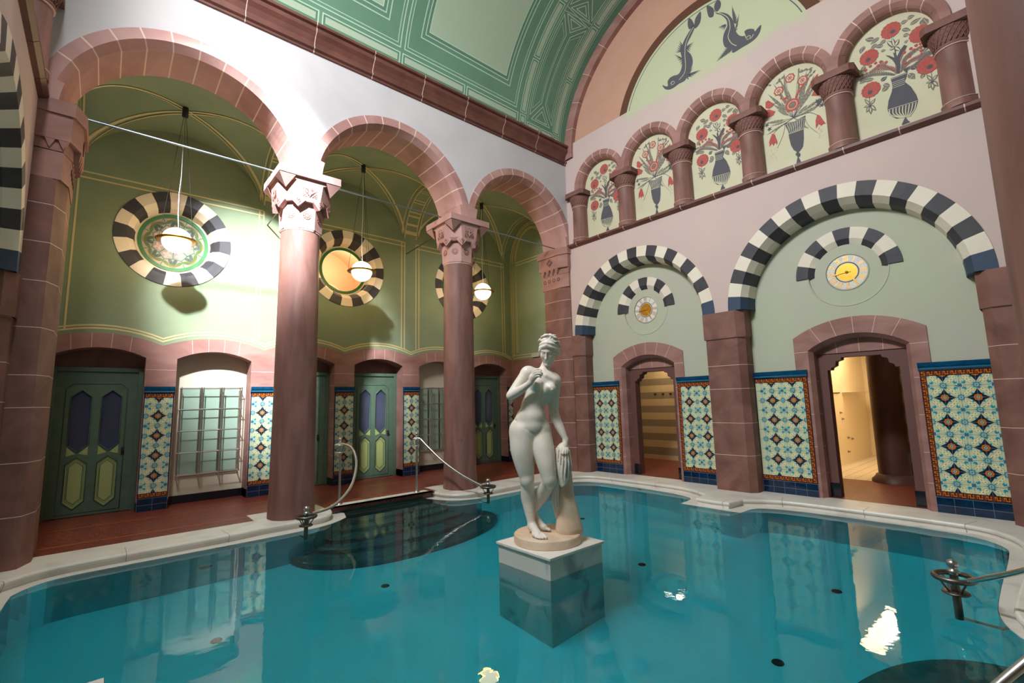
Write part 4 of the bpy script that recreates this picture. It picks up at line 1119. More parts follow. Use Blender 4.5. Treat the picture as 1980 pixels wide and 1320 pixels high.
# ---------------- stone door surrounds on the end wall
def surround(c, label, lintel_label):
    m = M(); f = lambda a, b, d: (XRL+d, a, b)
    o1 = [(c+.86, 0), (c+.86, 2.58)]+seg_arch(c, .86, 2.58, 2.84, 14)[::-1][0:]+[(c-.86, 2.58), (c-.86, 0)]
    i1 = seg_arch(c, DH-.0, 2.36, 2.58, 14)
    outer = [(c-.86, 0)]+seg_arch(c, .86, 2.58, 2.84, 14)+[(c+.86, 0), (c+DH, 0)]+i1[::-1]+[(c-DH, 0)]
    m.plate([outer], f, -.018, 0.0, 0, back=False)
    # splayed reveal
    a1 = [(c-DH, 0)]+i1+[(c+DH, 0)]
    a2 = [(c-.60, 0)]+seg_arch(c, .60, 2.33, 2.52, 14)+[(c+.60, 0)]
    k = len(a1)
    m.add([f(a, b, -.018) for a, b in a1]+[f(a, b, .07) for a, b in a2]+[f(a, b, .36) for a, b in a2], [(i, i+1, k+i+1, k+i) for i in range(k-1)]+[(k+i, k+i+1, 2*k+i+1, 2*k+i) for i in range(k-1)], 0)
    mm = lambda pts: stroke(m, pts, .006, lambda a, b: (XRL-.0192, a, b), 1)
    o5 = seg_arch(c, .86, 2.58, 2.84, 6); i5 = seg_arch(c, DH, 2.36, 2.58, 6)
    for q in (1, 2, 3, 4, 5): mm([i5[q], o5[q]])
    for s in (1, -1):
        for z in (2.34, 1.85, 1.32, .80, .38): mm([(c+s*DH, z), (c+s*.86, z)])
    for s in (-1, 1):
        for z in (.38, .80, 1.32, 1.85, 2.34): m.add([f(c+s*.599, z, .07), f(c+s*.599, z, .36), f(c+s*.599, z+.006, .36), f(c+s*.599, z+.006, .07)], [(0, 1, 2, 3)], 1)
    tag(m.build('door_surround', ['stone', 'mortar']), label, 'stone door frame')
    # inner stone tympanum above the shouldered frame
    m = M(); Zl = 2.30
    m.plate([[(c-.60, Zl), (c+.60, Zl)]+seg_arch(c, .60, 2.40, 2.60, 14)[::-1]], f, .20, .36, 0)
    m.build if False else None
    for q in (-.3, 0, .3): m.add([f(c+q-.003, Zl, .199), f(c+q+.003, Zl, .199), f(c+q*1.05+.003, 2.55, .199), f(c+q*1.05-.003, 2.55, .199)], [(0, 1, 2, 3)], 1)
    h = .60; w = .13
    fr_ = [(c-h, 0), (c-h, Zl), (c+h, Zl), (c+h, 0), (c+h-w, 0), (c+h-w, 2.03), (c+h-w-.05, 2.03), (c+h-w-.06, 2.07), (c+h-w-.12, 2.10), (c+h-w-.13, 2.17), (c+h-w-.20, 2.19), (c+h-w-.21, 2.23),
           (c-h+w+.21, 2.23), (c-h+w+.20, 2.19), (c-h+w+.13, 2.17), (c-h+w+.12, 2.10), (c-h+w+.06, 2.07), (c-h+w+.05, 2.03), (c-h+w, 2.03), (c-h+w, 0)]
    m.plate([fr_], f, .22, .40, 2)
    m.plate([[(c-h, 0), (c-h+w+.01, 0), (c-h+w+.01, .22), (c-h, .22)]], f, .21, .22, 3); m.plate([[(c+h, 0), (c+h-w-.01, 0), (c+h-w-.01, .22), (c+h, .22)]], f, .21, .22, 3)
    tag(m.build('shouldered_frame', ['stone', 'mortar', 'lintel', 'blacktile']), lintel_label, 'door frame')
MT['lintel'] = mat('dark_red_lintel', S(104, 66, 60), .6)
surround(DOORS[0], 'arched red stone surround of the narrow far doorway', 'shouldered dark stone frame inside the narrow far doorway')
surround(DOORS[1], 'arched red stone surround of the lit doorway near the right edge', 'shouldered dark stone frame inside the lit right doorway')

# ---------------- rooms behind the doorways
MT['band_tile_a'] = mat('buff_band_tile', S(206, 178, 132), .35)
MT['band_tile_b'] = mat('olive_band_tile', S(146, 128, 98), .35)
MT['showertile'] = mat('white_shower_tile', S(236, 222, 196), .3)
m = M()
X5 = 11.5
def striped(fn, a0, a1):
    z, k = .30, 0
    m.tess([[(a0, 0), (a1, 0), (a1, .12), (a0, .12)]], lambda a, b: fn(a, b), 0)
    m.tess([[(a0, .12), (a1, .12), (a1, .14), (a0, .14)]], lambda a, b: fn(a, b), 3)
    z = .14; k = 1
    while z < 2.65:
        m.tess([[(a0, z), (a1, z), (a1, z+.185), (a0, z+.185)]], lambda a, b: fn(a, b), 1 if k % 2 else 0)
        z += .185; k += 1
    a = a0+.1
    while a < a1:
        m.tess([[(a, .14), (a+.004, .14), (a+.004, 2.6), (a, 2.6)]], lambda p, q: fn(p, q, -.001), 3); a += .2
striped(lambda a, b, d=0.0: (X5+d, a, b), 5.2, 9.0)
striped(lambda a, b, d=0.0: (X5+d, a, b), .2, 2.3)
m.box((8.95, 8.6, 0), (11.7, 8.7, 3.1), 2); m.box((8.95, .1, 0), (11.7, .2, 3.1), 2)
m.box((11.0, 3.41, 0), (15.6, 3.51, 3.1), 2); m.box((15.5, .2, 0), (15.6, 3.5, 3.1), 2); m.box((11.5, 2.3, 0), (15.5, 2.34, 3.1), 2)
m.box((8.95, .1, 3.1), (15.6, 8.7, 3.2), 2)
m.box((8.95, 3.45, 0), (11.0, 3.55, 3.1), 1)
struct(m.build('wall_bathrooms', ['band_tile_a', 'band_tile_b', 'showertile', 'grout']), 'warm lit shower rooms seen through the two doorways, with striped tile walls', 'wall')
m = M(); m.box((11.03, 2.3, -.06), (15.5, 3.45, 0), 0); m.box((11.03, .2, -.06), (11.5, 2.3, 0), 0)
for i in range(22): m.box((11.03+i*.2, .2 if 11.03+i*.2 < 11.5 else 2.34, .0), (11.036+i*.2, 3.41, .001), 1)
for i in range(6): m.box((11.03, 2.36+i*.2, .0), (15.4, 2.366+i*.2, .001), 1)
struct(m.build('floor_showers', ['showertile', 'grout']), 'pale tiled shower floor', 'floor')
MT['brownstone'] = mat('dark_brown_stone', S(84,52,42), .5, col2=S(98,62,50), scale=3)
t = thing('round_column', (11.18, 2.15, 0), 'dark brown column standing inside the lit right doorway', 'column')
m = M(); m.lathe([(.245, .14), (.24, 3.1)], (11.18, 2.15, 0), 32, 0); m.build('shaft', ['brownstone'], t)
m = M(); m.lathe([(.36, .0), (.35, .05), (.30, .10), (.28, .14), (.25, .15)], (11.18, 2.15, 0), 32, 0); m.build('base', ['brownstone'], t)
tl = lamp('shower_room_light', 'AREA', (12.6, 2.9, 3.0), 38, (1.0, .74, .42), target=(12.6, 2.9, 0), shape='RECTANGLE', size=2.4, size_y=.4)
lamp('corridor_light', 'AREA', (10.6, 6.6, 3.0), 14, (1.0, .78, .5), target=(10.6, 6.6, 0), shape='RECTANGLE', size=1.2, size_y=.3)
lamp('corridor_light', 'AREA', (10.2, 1.2, 3.0), 2, (1.0, .78, .5), target=(10.2, 2.0, 0), shape='RECTANGLE', size=1.0, size_y=.3)
MT['tubelit'] = mat('lit_tube', (1, .96, .85), .3, emis=(1.0, .95, .82), estr=14)
def tube_light(loc, L_, label, ax=0):
    t = thing('ceiling_light', loc, label, 'ceiling light', 'ceiling lights of the shower rooms')
    m = M(); d = (L_/2, .09) if ax == 0 else (.09, L_/2)
    m.box((loc[0]-d[0], loc[1]-d[1], loc[2]), (loc[0]+d[0], loc[1]+d[1], loc[2]+.06), 0); m.build('housing', ['white'], t)
    m = M()
    for s in (-1, 1):
        a = (loc[0]-d[0]*.9, loc[1]+s*.04, loc[2]-.02) if ax == 0 else (loc[0]+s*.04, loc[1]-d[1]*.9, loc[2]-.02)
        b = (loc[0]+d[0]*.9, loc[1]+s*.04, loc[2]-.02) if ax == 0 else (loc[0]+s*.04, loc[1]+d[1]*.9, loc[2]-.02)
        m.tube([a, b], .016, 8, 0)
    m.build('tube', ['tubelit'], t)
tube_light((10.9, 6.45, 3.02), 1.2, 'fluorescent ceiling light seen through the top of the far doorway', 1)
tube_light((12.4, 2.75, 3.02), 1.2, 'fluorescent ceiling light seen through the top of the right doorway')
for i, y in enumerate((7.27, 7.03, 6.80)):
    m = M(); m.lathe([(.03, 0), (.03, .01), (.012, .012), (.010, .05), (.02, .06), (.0, .065)], (X5-.0, y, 1.75), 12, 0, axis=Matrix.Rotation(-pi/2, 3, 'Y'), caps=False)
    tag(m.build('wall_hook', ['dark']), ['left', 'middle', 'right'][i]+' of three small dark hooks on the striped wall in the far doorway', 'hook', 'hooks in the far doorway')
t = thing('towel_shelf', (13.7, 3.38, 1.66), 'thin metal shelf on the white shower wall inside the right doorway', 'shelf')
m = M(); m.box((13.4, 3.16, 1.655), (15.0, 3.41, 1.67), 0); m.build('board', ['steel'], t)
m = M(); [m.tube([(12.3+i*.06, 3.41, 1.66), (12.3+i*.06, 3.36, 1.66)], .012, 6, 0) for i in range(14)]; m.tube([(12.25, 3.40, 1.66), (13.15, 3.40, 1.66)], .008, 6, 0); m.build('hook_row', ['dark'], t)
for z, x in ((1.2, 13.1), (1.05, 13.2), (.6, 13.5), (.55, 13.8), (.28, 13.4)):
    m = M(); m.lathe([(.028, 0), (.026, .01), (.012, .015), (.012, .035), (.018, .04), (0, .045)], (x, 3.41, z), 12, 0, axis=Matrix.Rotation(pi/2, 3, 'X'), caps=False)
    tag(m.build('shower_valve', ['steel_dark']), 'small chrome shower fitting on the white wall inside the right doorway', 'shower fitting', 'shower fittings in the right doorway')

# ---------------- doors in the aisle
def aisle_door(i, label):
    c = (PIL[i]+PIL[i+1])/2; Y = YB+.335
    t = bpy.data.objects.new(f'door_{i+1}', None); COL.objects.link(t); t.location = (c, Y, 0); t['label'] = label; t['kind'] = 'structure'
    m = M(); fw = .585
    m.box((c-fw, Y-.06, 0), (c-fw+.07, Y+.02, 2.38), 0); m.box((c+fw-.07, Y-.06, 0), (c+fw, Y+.02, 2.38), 0); m.box((c-fw+.07, Y-.06, 2.31), (c+fw-.07, Y+.02, 2.38), 0)
    m.build('door_frame', ['doorgreen'], t, bevel=.006)
    f = lambda a, b, d=0.0: (a, Y+d, b)
    def hexa(cx, hw, z0, z1, sh): return [(cx-hw, z0+sh), (cx, z0), (cx+hw, z0+sh), (cx+hw, z1-sh), (cx, z1), (cx-hw, z1-sh)]
    m = M(); D = -.03
    hx = [c-.19, c+.19]
    holes = [hexa(h, .122, 1.02, 2.0, .11)[::1] for h in hx]+[hexa(h, .122, .13, .93, .11) for h in hx]
    m.plate([[(c-fw+.07, .01), (c+fw-.07, .01), (c+fw-.07, 2.31), (c-fw+.07, 2.31)]]+holes, f, D, .01, 0, back=False)
    leaf = m.build('leaf', ['doorgreen'], t)
    m = M()       # mouldings: octagonal border and crossed bars
    oc = [(c-.40, .05), (c+.40, .05), (c+.40, 2.02), (c+.30, 2.12), (c-.30, 2.12), (c-.40, 2.02)]
    def rib(P, r=.009, closed=True): m.tube([f(a, b, D-.002) for a, b in P], r, 6, 0, closed=closed)
    rib([(c-.385, .06), (c+.385, .06), (c+.385, 2.03), (c+.30, 2.11), (c-.30, 2.11), (c-.385, 2.03)], .008)
    for h in hx:
        rib(hexa(h, .128, 1.01, 2.01, .113), .010); rib(hexa(h, .128, .12, .94, .113), .010)
    m.build('moulding', ['doordark'], leaf)
    for h in hx:
        m = M(); m.tess([hexa(h, .122, 1.02, 2.0, .11)], lambda a, b: f(a, b, -.008), 0); m.build('glass_pane', ['doorglass'], leaf)
        m = M(); m.tess([hexa(h, .122, .13, .93, .11)], lambda a, b: f(a, b, -.012), 0)
        hh = hexa(h, .085, .20, .86, .08)
        m.tube([f(a, b, -.014) for a, b in hh], .005, 6, 1, closed=True); m.tube([f(a, b, -.014) for a, b in hexa(h, .100, .17, .89, .092)], .003, 6, 1, closed=True)
        m.build('lower_panel', ['doorpanel', 'doordark'], leaf)
        m = M()
        for s in (1, -1):
            m.tess([[(h+s*.128, .955), (h+s*.128, 1.09 if False else 1.10), (h+s*.02, .985)] if s > 0 else [(h+s*.128, .955), (h+s*.02, .985), (h+s*.128, 1.10)]], lambda a, b: f(a, b, D-.002), 0)
        m.build('corner_panel', ['doorpanel'], leaf)
    m = M(); m.box((c+.355, Y-.04, .92), (c+.40, Y-.03, 1.05), 0); m.lathe([(.012, 0), (.012, .03), (.02, .035), (0, .04)], (c+.378, Y-.04, .99), 12, 0, axis=Matrix.Rotation(pi/2, 3, 'X'), caps=False)
    m.build('door_handle', ['dark'], leaf)
    return t
aisle_door(0, 'dark green door with pointed glass panels at the left'); aisle_door(2, 'green door mostly hidden behind the nearest column')
aisle_door(3, 'green door with two blue glass panes and lime lower panels'); aisle_door(5, 'green door partly hidden behind the second column')

# metal racks in the niches
MT['rackglass'] = mat('pale_green_glass', S(150, 172, 156), .2)
def rack(i, label):
    c = (PIL[i]+PIL[i+1])/2; x0, x1, z0, z1 = c-.475, c+.475, .50, 2.03
    t = thing('wall_rack', (c, YB+.12, 1.2), label, 'metal rack', 'metal racks in the aisle niches')
    m = M(); r = .009
    for Y in (YB+.11, YB+.27):
        for k in range(4):
            for o in ((0,) if k in (0, 3) else (-.018, .018)):
                x = x0+(x1-x0)*k/3+o; m.tube([(x, Y, z0), (x, Y, z1+.02)], r, 7, 0)
        for k in range(5):
            z = z0+(z1-z0)*k/4; m.tube([(x0-.02, Y, z), (x1+.02, Y, z)], r, 7, 0)
    for k in range(4):
        for j in range(5):
            x = x0+(x1-x0)*k/3; z = z0+(z1-z0)*j/4; m.tube([(x, YB+.11, z), (x, YB+.33, z)], r*.9, 7, 0)
    m.build('frame', ['steel'], t)
    for k in range(3):
        for j in range(4):
            xa, xb = x0+(x1-x0)*k/3+.02, x0+(x1-x0)*(k+1)/3-.02; za, zb = z0+(z1-z0)*j/4+.012, z0+(z1-z0)*(j+1)/4-.012
            m = M(); m.box((xa, YB+.276, za), (xb, YB+.282, zb), 0); m.build('glass_pane', ['rackglass'], t)
rack(1, 'steel rack with green glass squares in the near niche, left of the nearest column'); rack(4, 'steel rack with green glass squares in the far niche, behind the second column')

# ---------------- round windows of the aisle
def disc(m, c, r, fn, mi, n=40): m.add([fn(c[0]+r*cos(2*pi*i/n), c[1]+r*sin(2*pi*i/n)) for i in range(n)], [tuple(range(n))], mi)
MT['winglass_red'] = mat('clear_pane', S(176, 158, 158), .25)
MT['w_leaf'] = mat('stained_olive', S(92, 112, 52), .3); MT['w_green'] = mat('stained_green_lead', S(54, 128, 72), .35); MT['w_yellow'] = mat('stained_yellow', S(214, 170, 50), .3); MT['w_pink'] = mat('stained_pink', S(214, 180, 160), .3)
MT['w_frame'] = mat('window_frame_green', S(52, 120, 66), .4)
MT['mirror_tan'] = mat('tan_room_beyond', S(206, 170, 132), .7)
WIN = []
for k, c in enumerate(BC):
    lab = ['striped ring round window at the left with a leaf patterned stained pane', 'striped ring round window in the middle bay, open to a tan vaulted space', 'striped ring round window in the far bay behind the second column'][k]
    t = bpy.data.objects.new(f'window_{k+1}', None); COL.objects.link(t); t.location = (c, YB, WZ); t['label'] = lab; t['kind'] = 'structure'
    m = M(); cells = [1 if (i % 2) else 0 for i in range(20)]
    f = lambda a, b, d=0.0: (a, YB+d, b)
    m.ring(f, (c, WZ), [(.865, -.002), (.865, -.018), (.685, -.018), (.60, .10), (.565, .26)], rad(72-9), rad(72-9+360), cells, sub=3, ends=False)
    m.build('striped_reveal', ['black', 'cream_band'], t)
    m = M(); m.ring(f, (c, WZ), [(.57, .25), (.53, .25), (.53, .27)], 0, 2*pi, [(0, 1, 0)], sub=60, ends=False); m.build('plaster_ring', ['cream_band'], t)
    m = M(); m.ring(f, (c, WZ), [(.535, .262), (.535, .235), (.475, .235), (.475, .262)], 0, 2*pi, [(0, 1, 0)], sub=60, ends=False); wfr = m.build('window_frame', ['w_frame'], t)
    if k != 1:
        m = M(); g = lambda a, b: f(a, b, .258)
        disc(m, (c, WZ), .48, g, 0)
        g2 = lambda l: (lambda a, b: f(a, b, .258-.0008*l))
        pc_ = [0]
        def pl(P, l, mi): pc_[0] += 1; m.tess([P], g2(l+.02*(pc_[0] % 40)), mi)
        def ell(cx, cy, rx, ry, ang, n=14): return [(cx+rx*cos(q)*cos(ang)-ry*sin(q)*sin(ang), cy+rx*cos(q)*sin(ang)+ry*sin(q)*cos(ang)) for q in [2*pi*i/n for i in range(n)]]
        def leaf(cx, cy, L_, w, ang): return [(cx+u*cos(ang)-v*sin(ang), cy+u*sin(ang)+v*cos(ang)) for u, v in [(-L_/2, 0), (-L_/4, w*.42), (0, w/2), (L_/4, w*.4), (L_/2, 0), (L_/4, -w*.4), (0, -w/2), (-L_/4, -w*.42)]]
        for i in range(8):
            a = pi/8+i*pi/4
            pl(leaf(c+.11*cos(a-pi/8), WZ+.11*sin(a-pi/8), .17, .085, a-pi/8), 3, 3)
            cx, cz = c+.245*cos(a), WZ+.245*sin(a)
            for q in range(4):
                b = a+q*pi/2; pl(leaf(cx+.038*cos(b), cz+.038*sin(b), .07, .042, b), 3, 4)
            for s_ in (1, -1):
                for rr, aa, L_, tl_ in ((.40, .16, .15, 1.1), (.36, .30, .14, .5), (.43, .34, .12, 1.5)):
                    q = a+s_*aa; pl(leaf(c+rr*cos(q), WZ+rr*sin(q), L_, .06, q+s_*tl_), 2, 1 if rr != .36 else 5)
            stroke(m, [(c+.17*cos(a-pi/8), WZ+.17*sin(a-pi/8)), (c+.30*cos(a-pi/8), WZ+.30*sin(a-pi/8))], .014, g2(4), 2)
            stroke(m, [(c+.30*cos(a-pi/8), WZ+.30*sin(a-pi/8)), (c+.345*cos(a), WZ+.345*sin(a)), (c+.30*cos(a+pi/8), WZ+.30*sin(a+pi/8))], .014, g2(4), 2)
            stroke(m, [(c+.345*cos(a), WZ+.345*sin(a)), (c+.48*cos(a), WZ+.48*sin(a))], .014, g2(4), 2)
            for s_ in (1, -1):
                stroke(m, [(c+(.30+.17*q)*cos(a-pi/8+s_*.16*sin(pi*q)), WZ+(.30+.17*q)*sin(a-pi/8+s_*.16*sin(pi*q))) for q in [j/6 for j in range(7)]], .005, g2(3), 6)
        stroke(m, arc(c, WZ, .445, 0, 2*pi, 48)[:-1], .006, g2(3), 3, closed=True)
        m.build('stained_glass', ['winglass_red', 'w_leaf', 'w_green', 'w_yellow', 'w_pink', 'doordark', 'steel_dark'], wfr)
    else:
        m = M()       # small vaulted lit space beyond
        m.lathe([(.53, .24), (.56, .27), (.75, .30), (.75, 1.5)], (c, YB, WZ), 40, 0, axis=Matrix.Rotation(-pi/2, 3, 'X'), caps=False)
        disc(m, (c, WZ), .75, lambda a, b: f(a, b, 1.45), 0)
        for r_ in (.34, .40, .50): m.ring(f, (c, WZ-.55), [(r_+.03, 1.44), (r_+.02, 1.40), (r_, 1.40), (r_-.01, 1.44)], 0, 2*pi, [(0, 1, 1)], sub=40, ends=False)
        disc(m, (c, WZ-.55), .28, lambda a, b: f(a, b, 1.43), 2)
        m.build('recess', ['mirror_tan', 'cream_band', 'w_frame'], t)
        lamp('recess_light', 'POINT', (c, YB+.75, WZ+.3), 22, (1, .85, .65), shadow_soft_size=.1)

# ---------------- pendant lamps
def pendant(x, y, label):
    zt = aisle_z(x, y); zb = 4.38; R_ = .205
    t = thing('pendant_lamp', (x, y, zt), label, 'hanging lamp', 'globe pendant lamps of the aisle')
    m = M(); m.lathe([(.0, zb-R_)]+[(R_*cos(a), zb+R_*sin(a)) for a in [-pi/2+pi*i/20 for i in range(1, 20)]]+[(0, zb+R_)], (x, y, 0), 36, 0, caps=False); m.build('globe', ['globe'], t)
    m = M(); m.lathe([(R_-.002, zb-.012), (.285, zb-.010), (.29, zb), (.285, zb+.010), (R_-.002, zb+.012)], (x, y, 0), 44, 0, caps=False); m.build('ring', ['brass'], t)
    m = M(); m.lathe([(.04, zt+.02), (.045, zt), (.045, zt-.16), (.02, zt-.17)], (x, y, 0), 20, 0); m.build('ceiling_holder', ['dark'], t)
    for i in range(3):
        a = .5+i*2*pi/3; m = M(); m.tube([(x+.02*cos(a), y+.02*sin(a), zt-.16), (x+.27*cos(a), y+.27*sin(a), zb+.01)], .0035, 5, 0); m.build('wire', ['dark'], t)
    m = M(); m.tube([(x, y, zt-.16), (x+.004, y, zb+1.1), (x-.012, y, zb+.8), (x-.006, y, zb+.45), (x+.012, y, zb+R_-.01)], .0055, 6, 0); m.build('cable', ['pendant_wire'], t)
    l = lamp('pendant_light', 'POINT', (x, y, zb), 105, (1.0, .56, .09), shadow_soft_size=R_+.02)
    l.location = (x, y, zb-.0)
    return t
for x, lab in ((.735, 'nearest glowing globe lamp with a brass ring, hanging in the left arch'), (3.855, 'middle glowing globe lamp, hanging between the two columns'), (6.985, 'farthest glowing globe lamp, hanging right of the second column')):
    pendant(x, 9.1, lab)

# tie rods
for (x0, x1), lab in zip([(-.62, CX[0]-.2), (CX[0]+.2, CX[1]-.2), (CX[1]+.2, 8.4)], ['thin steel tie rod across the left arch', 'thin steel tie rod across the middle arch', 'thin steel tie rod across the far arch']):
    m = M(); m.tube([(x0, 7.9, 5.44), (x1, 7.9, 5.44)], .014, 10, 0)
    m.lathe([(.02, 0), (.02, .03), (.0, .03)], (x0, 7.9, 5.44), 10, 0, axis=Matrix.Rotation(pi/2, 3, 'Y'))
    tag(m.build('tie_rod', ['rod']), lab, 'metal rod', 'tie rods of the colonnade')
for x, lab in ((CX[0], 'short dark tie rod running from the nearest capital to the aisle wall'), (CX[1], 'short dark tie rod running from the second capital to the aisle wall')):
    m = M(); m.tube([(x, 8.3, 5.40), (x, YB, 5.32)], .012, 8, 0); tag(m.build('tie_rod', ['steel_dark']), lab, 'metal rod')

# ---------------- clocks
def roman(n): return {1: 'I', 2: 'II', 3: 'III', 4: 'IIII', 5: 'V', 6: 'VI', 7: 'VII', 8: 'VIII', 9: 'IX', 10: 'X', 11: 'XI', 12: 'XII'}[n]
def clock(c, label):
    z = 3.56; X = XRL+.035
    t = thing('wall_clock', (X, c, z), label, 'clock', 'round wall clocks in the lunettes')
    f = lambda a, b, l=0: (X-.001*l, c-a, z+b)          # a to the right as seen
    m = M(); m.lathe([(.535, .0), (.30, .0), (.29, .012), (.285, .012)], (X, c, z), 56, 0, axis=Matrix.Rotation(-pi/2, 3, 'Y'), caps=False, sm=False)
    disc(m, (c, z), .30, lambda a, b: (X+.004, a, b), 0); m.ring(lambda a, b, d: (XRL+d, a, b), (c, z), [(.552, 0), (.545, -.008), (.535, -.006), (.53, .03)], 0, 2*pi, [(0, 1, 0)], sub=64, ends=False); m.build('recess', ['sage'], t)
    m = M(); disc(m, (0, 0), .285, lambda a, b: f(a, b, 0), 0, 56)
    m.ring(lambda a, b, d: f(a, b, 1), (0, 0), [(.165, 0), (.150, 0)], 0, 2*pi, [(0, 1, 1)], sub=48, ends=False)
    disc(m, (0, 0), .140, lambda a, b: f(a, b, 2), 2, 48)
    m.ring(lambda a, b, d: f(a, b, 1), (0, 0), [(.285, 0), (.279, 0)], 0, 2*pi, [(0, 1, 1)], sub=48, ends=False)
    for k in range(1, 13):
        s_ = roman(k); th = pi/2-k*pi/6; wd = {'I': .020, 'V': .042, 'X': .042}; tot = sum(wd[ch] for ch in s_); u = -tot/2
        tx, ty = sin(th), -cos(th)      # tangent (clockwise)
        def W4(uu, vv): rr = .222+vv; return (rr*cos(th)+uu*tx, rr*sin(th)+uu*ty)
        for ch in s_:
            w = wd[ch]; a, b = u+.004, u+w-.004
            if ch == 'I': L2 = [[((a+b)/2, -.042), ((a+b)/2, .042)]]
            elif ch == 'V': L2 = [[(a, .042), ((a+b)/2, -.042)], [((a+b)/2, -.042), (b, .042)]]
            else: L2 = [[(a, .042), (b, -.042)], [(a, -.042), (b, .042)]]
            for q in L2: stroke(m, [W4(*p) for p in q], .0085, lambda p, r: f(p, r, 2), 2)
            for v in (.042, -.042): stroke(m, [W4(a-.001, v), W4(b+.001, v)], .004, lambda p, r: f(p, r, 2), 2)
            u += w
    for k in range(60):
        th = k*pi/30; stroke(m, [(.268*cos(th), .268*sin(th)), (.277*cos(th), .277*sin(th))], .003, lambda p, r: f(p, r, 2), 1)
    m.build('dial', ['clockface', 'black', 'gold'], t)
    def hand(th, L_, w, name):
        m = M(); d = (cos(th), sin(th)); n_ = (-d[1], d[0])
        P = [(-.05, w*.3), (-.05, -w*.3), (0, -w*.35), (L_*.55, -w*.3), (L_*.62, -w), (L_, 0), (L_*.62, w), (L_*.55, w*.3), (0, w*.35)]
        m.plate([[(u*d[0]+v*n_[0], u*d[1]+v*n_[1]) for u, v in P]], lambda a, b, dd: (X-dd, c-a, z+b), .008, .014, 0)
        m.build(name, ['gold'], t)
    hand(rad(185), .20, .016, 'hour_hand'); hand(rad(-58), .255, .013, 'minute_hand')
    m = M(); m.lathe([(.02, .0), (.02, .018), (.0, .02)], (X, c, z), 16, 0, axis=Matrix.Rotation(-pi/2, 3, 'Y')); m.build('hub', ['gold'], t)
MT['clockface'] = mat('glass_mosaic_white', S(236, 232, 222), .10, col2=S(222, 220, 214), scale=40, spec=.5, lo=.48, hi=.52)
clock(5.69, 'small far clock with gold Roman numerals in the left lunette'); clock(1.995, 'bright clock with gold Roman numerals in the right lunette, above the lit doorway')

# ---------------- painted flower panels of the arcade
PX = lambda x, y: (1480+x/3.952, y/3.952)
def local(P, cy, dx=.155):
    o = []
    for x, y in P:
        q = at(*PX(x, y), 0, XR+dx); o.append((-(q.y-cy), q.z-5.40))
    return o
def L1(x, y, cy): return local([(x, y)], cy)[0]
def leafp(a, b, w, bend=0.0):
    a, b = Vector(a), Vector(b); d = b-a; n = Vector((-d.y, d.x)).normalized(); L_ = d.length; w = w*L_ if w < 1 and False else w
    P = []
    for s in (1, -1):
        r = [a+d*t+n*(s*w*sin(pi*t**.8)+bend*L_*sin(pi*t)) for t in [i/7 for i in range(8)]]
        P += r if s > 0 else r[::-1][1:-1]
    return [(p.x, p.y) for p in P]
class Mural:
    def __init__(s, fn): s.m = M(); s.fn = fn; s.l = 1
    def p(s, P, mi, lay=None):
        l = lay if lay is not None else s.l
        s.l += .02
        s.m.tess([P], lambda a, b: s.fn(a, b, -.0006*l-.0006), mi)
    def st(s, P, w, mi, lay=None):
        l = lay if lay is not None else s.l
        s.l += .02
        stroke(s.m, P, w, lambda a, b: s.fn(a, b, -.0006*l-.0006), mi)
    def circ(s, c, r, mi, lay=None, n=20, e=1.0): s.p([(c[0]+r*cos(2*pi*i/n), c[1]+r*e*sin(2*pi*i/n)) for i in range(n)], mi, lay)
